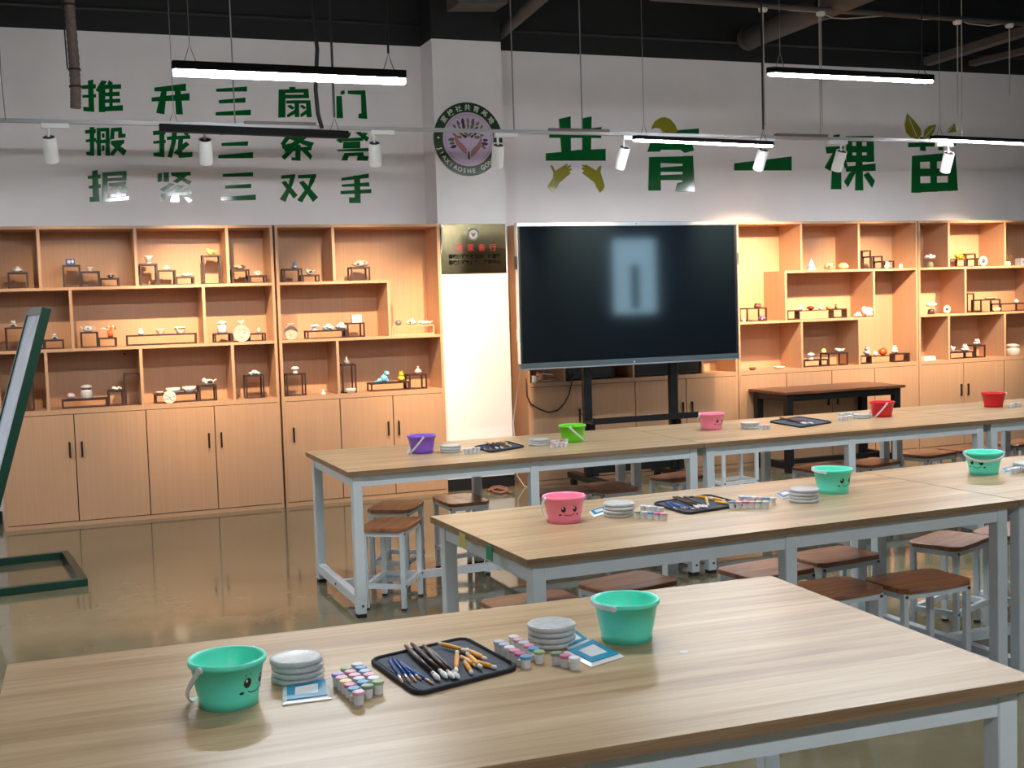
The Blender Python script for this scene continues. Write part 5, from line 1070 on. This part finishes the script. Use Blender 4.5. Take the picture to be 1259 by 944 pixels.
crafts(SH3, f2, [(1, 422, 430.5, 437, 447, 'cone', (150, 140, 134), Gy, 'clay_cone', 'grey cone on the tall narrow stand'), (0, 422.8, 435.6, 477, 483, 'dish', Wt, Wt, 'clay_dish', 'white dish on the board under the tall narrow stand')])
f3 = stand(SH3, [(456, 503, 469.9), (503, 524.8, 460)], 'low stand with the blue dinosaur, second cabinet')
crafts(SH3, f3, [(1, 459.5, 480, 456.5, 470.4, 'dino', (120, 186, 214), Wt, 'clay_dinosaur', 'light blue clay dinosaur on the low stand'), (1, 488.6, 498, 456.5, 469.3, 'figure', (230, 186, 40), (240, 214, 90), 'clay_duck', 'yellow clay figure beside the blue dinosaur'), (1, 509.6, 518.5, 450.5, 459.8, 'vase', (232, 190, 180), Pk, 'small_vase', 'pink little vase right of the yellow figure')])
crafts(SH1, [], [(0, 992.5, 1002.5, 315.5, 330.8, 'cone', (226, 226, 238), Sky, 'crystal_figure', 'white pointed figure on the shelf right of the screen'), (0, 1014, 1025, 321.3, 330, 'rock', (236, 190, 150), Or, 'clay_pig', 'orange and white round piece, left of two alike'), (0, 1030.8, 1041.5, 320.5, 329, 'rock', (238, 186, 130), Wt, 'clay_pig', 'orange and white round piece, right of two alike')])
g2 = stand(SH1, [(1057.6, 1071.2, 307.5), (1071.2, 1085.4, 314.5), (1085.4, 1099.5, 320.4)], 'three-step open stand at the fourth cabinet\'s top right')
crafts(SH1, g2, [(0, 1082, 1088.5, 319, 328.3, 'bunny', Wt, Wt, 'clay_rabbit', 'small white figure before the three-step open stand'), (0, 1100, 1104.5, 322, 327.8, 'egg', Wt, Pk, 'clay_egg', 'tiny white piece right of the three-step open stand')])
h1 = stand(SH2, [(918.3, 943, 378.3)], 'square stand right beside the screen\'s edge')
crafts(SH2, h1, [(1, 927.6, 935.7, 372.8, 378.5, 'jar', Br, Dk, 'brown_jar', 'brown jar on the square stand beside the screen'), (0, 928, 936, 386.5, 393, 'rock', (110, 80, 130), Pk, 'purple_rock', 'purple piece underneath the square stand beside the screen'), (0, 908.5, 911.5, 386, 391, 'egg', Wt, Wt, 'clay_egg', 'tiny white piece at the screen\'s right edge')])
h2_ = stand(SH2, [(968, 983.6, 381.2), (983.6, 1024, 381), (1024, 1041.5, 379.2)], 'long stand with rounded loop ends, middle of fourth cabinet', None, 'loop')
crafts(SH2, h2_, [(1, 982, 987, 372.8, 380.5, 'bunny', Wt, Sky, 'clay_bird', 'tiny white figure at the left of the loop-ended stand'), (1, 993, 1000, 376, 381, 'rock', (150, 30, 26), Dk, 'red_clay_piece', 'dark red piece on the loop-ended stand'), (1, 1006.5, 1011, 373, 380.5, 'vase', Wt, Gy, 'small_vase', 'tiny white vase on the loop-ended stand'), (1, 1015, 1021, 376, 380.5, 'bird', Or, Ye, 'clay_bird', 'tiny orange piece on the loop-ended stand'), (1, 1025, 1030.5, 373, 379.5, 'plant', (90, 70, 56), Gn, 'clay_plant', 'dark green piece above the right loop of the stand'),
    (0, 1045, 1053.5, 382, 388.8, 'lump', Wt, Pk, 'clay_sheep', 'small white lump left of the big white cloud piece'), (0, 1054.5, 1067.5, 374, 388.6, 'cloud', Wt, Wt, 'clay_cloud', 'big white cloudy piece at the end of the shelf')], loop=True)
crafts(SH3, [], [(0, 921.4, 929.3, 451, 454.3, 'dish', Br, Wt, 'small_dish', 'small brown dish lying in the empty lower compartment'), (0, 952, 963.6, 449.8, 452.8, 'dish', Wt, Wt, 'clay_dish', 'flat white dish lying in the empty lower compartment')])
i2 = stand(SH3, [(988.6, 1018.7, 442), (1018.7, 1042.7, 433.6)], 'dark stand with raised end in the shaded lower compartment')
crafts(SH3, i2, [(1, 993, 1001, 432.8, 442.2, 'mush', Wt, (200, 170, 160), 'clay_mushroom', 'white mushroom figure in the shaded lower compartment'), (1, 1010, 1015.8, 435.8, 441.5, 'egg', (226, 206, 130), Ye, 'clay_egg', 'yellowish egg piece in the shaded lower compartment'), (1, 1025.8, 1038.4, 428, 433.8, 'bird', Wt, (190, 210, 200), 'clay_whale', 'white bird on the raised end of the dark stand')])
i3 = stand(SH3, [(1058, 1072, 437), (1072, 1099.5, 437), (1099.5, 1118.5, 434.2)], 'loop-ended stand in the bright lower compartment', None, 'loop')
crafts(SH3, i3, [(1, 1062, 1070, 423.5, 436.7, 'bunny', (160, 160, 170), Wt, 'clay_rabbit', 'grey rabbit figure on the loop-ended lower stand'), (1, 1074, 1078.5, 430.5, 436.3, 'egg', Wt, Pk, 'clay_egg', 'tiny white piece between grey rabbit and orange apple'), (1, 1081, 1090, 424.8, 435.8, 'apple', (214, 88, 40), Br, 'clay_apple', 'orange clay apple on the loop-ended lower stand'), (1, 1096, 1104, 424, 434.2, 'bunny', Wt, Pk, 'clay_rabbit', 'white rabbit figure right of the orange apple')], loop=True)
crafts(SH1, [], [(0, 1136, 1150, 310, 327, 'flower', (214, 206, 212), (120, 124, 104), 'clay_lotus', 'pale lotus flower in a grey-green pot, fifth cabinet')])
j2 = stand(SH1, [(1168, 1187, 318), (1187, 1200, 311.5), (1200, 1213.6, 317)], 'uneven stand with the yellow flower, fifth cabinet')
crafts(SH1, j2, [(1, 1174, 1185, 310.5, 317.5, 'cloud', (238, 186, 30), (240, 210, 60), 'yellow_flower', 'yellow clay flower on the uneven stand'), (0, 1198, 1208, 314.5, 325.3, 'ring', (226, 216, 200), Dk, 'clay_ring', 'cream ring-shaped piece before the uneven stand')])
crafts(SH1, [], [(0, 1235, 1243.5, 311, 324, 'plant', (226, 216, 200), (110, 96, 50), 'clay_plant', 'little plant in a cream pot, top right'), (0, 1251.6, 1262, 315, 324, 'box', (190, 190, 196), Gy, 'clay_box', 'grey box at the right photo edge, top shelf')])
crafts(SH2, [], [(0, 1138, 1151.7, 369.5, 385, 'flower', Wt, (70, 50, 44), 'clay_bouquet', 'white flowers in a dark pot, fifth cabinet'), (0, 1160, 1168.5, 378.3, 384.3, 'ring', (240, 226, 200), Dk, 'clay_donut', 'small cream ring piece right of the white flowers')])
k2 = stand(SH2, [(1189, 1198, 360.4), (1206, 1230.4, 367.8), (1230.4, 1262, 372.5)], 'open stand of thin bars at the far right middle shelf')
crafts(SH2, k2, [(1, 1211, 1224, 365.7, 368, 'dish', (220, 180, 160), Wt, 'clay_plate', 'flat pinkish plate on the thin-barred stand'), (0, 1216, 1223, 376, 382, 'rock', (236, 206, 140), Wt, 'clay_shell', 'yellowish piece below the thin-barred stand'), (1, 1247, 1252, 367.5, 372.3, 'egg', Wt, Wt, 'clay_egg', 'tiny white piece on the thin-barred stand, far right')])
crafts(SH3, [], [(0, 1133.5, 1147, 438.8, 443.8, 'box', Wt, Wt, 'clay_soap', 'flat white block in the fifth cabinet\'s lower left')])
l2 = stand(SH3, [(1168, 1197.5, 432.4), (1197.5, 1211.7, 424)], 'stand with three white figures, fifth cabinet')
crafts(SH3, l2, [(1, 1168.5, 1174, 424, 432.2, 'bird', Wt, Wt, 'clay_bird', 'white figure at the left of three, fifth cabinet'), (1, 1181.7, 1191, 422.5, 431.6, 'bunny', Wt, Wt, 'clay_rabbit', 'white figure in the middle of three, fifth cabinet'), (1, 1197, 1205, 417.3, 424.6, 'figure', Wt, Gy, 'clay_cat', 'white cat on the raised tier, right of three')])
crafts(SH3, [], [(0, 1238, 1252, 422, 436.5, 'jar', (214, 200, 190), Wt, 'lidded_pot', 'whitish lidded pot at the lower far right')])
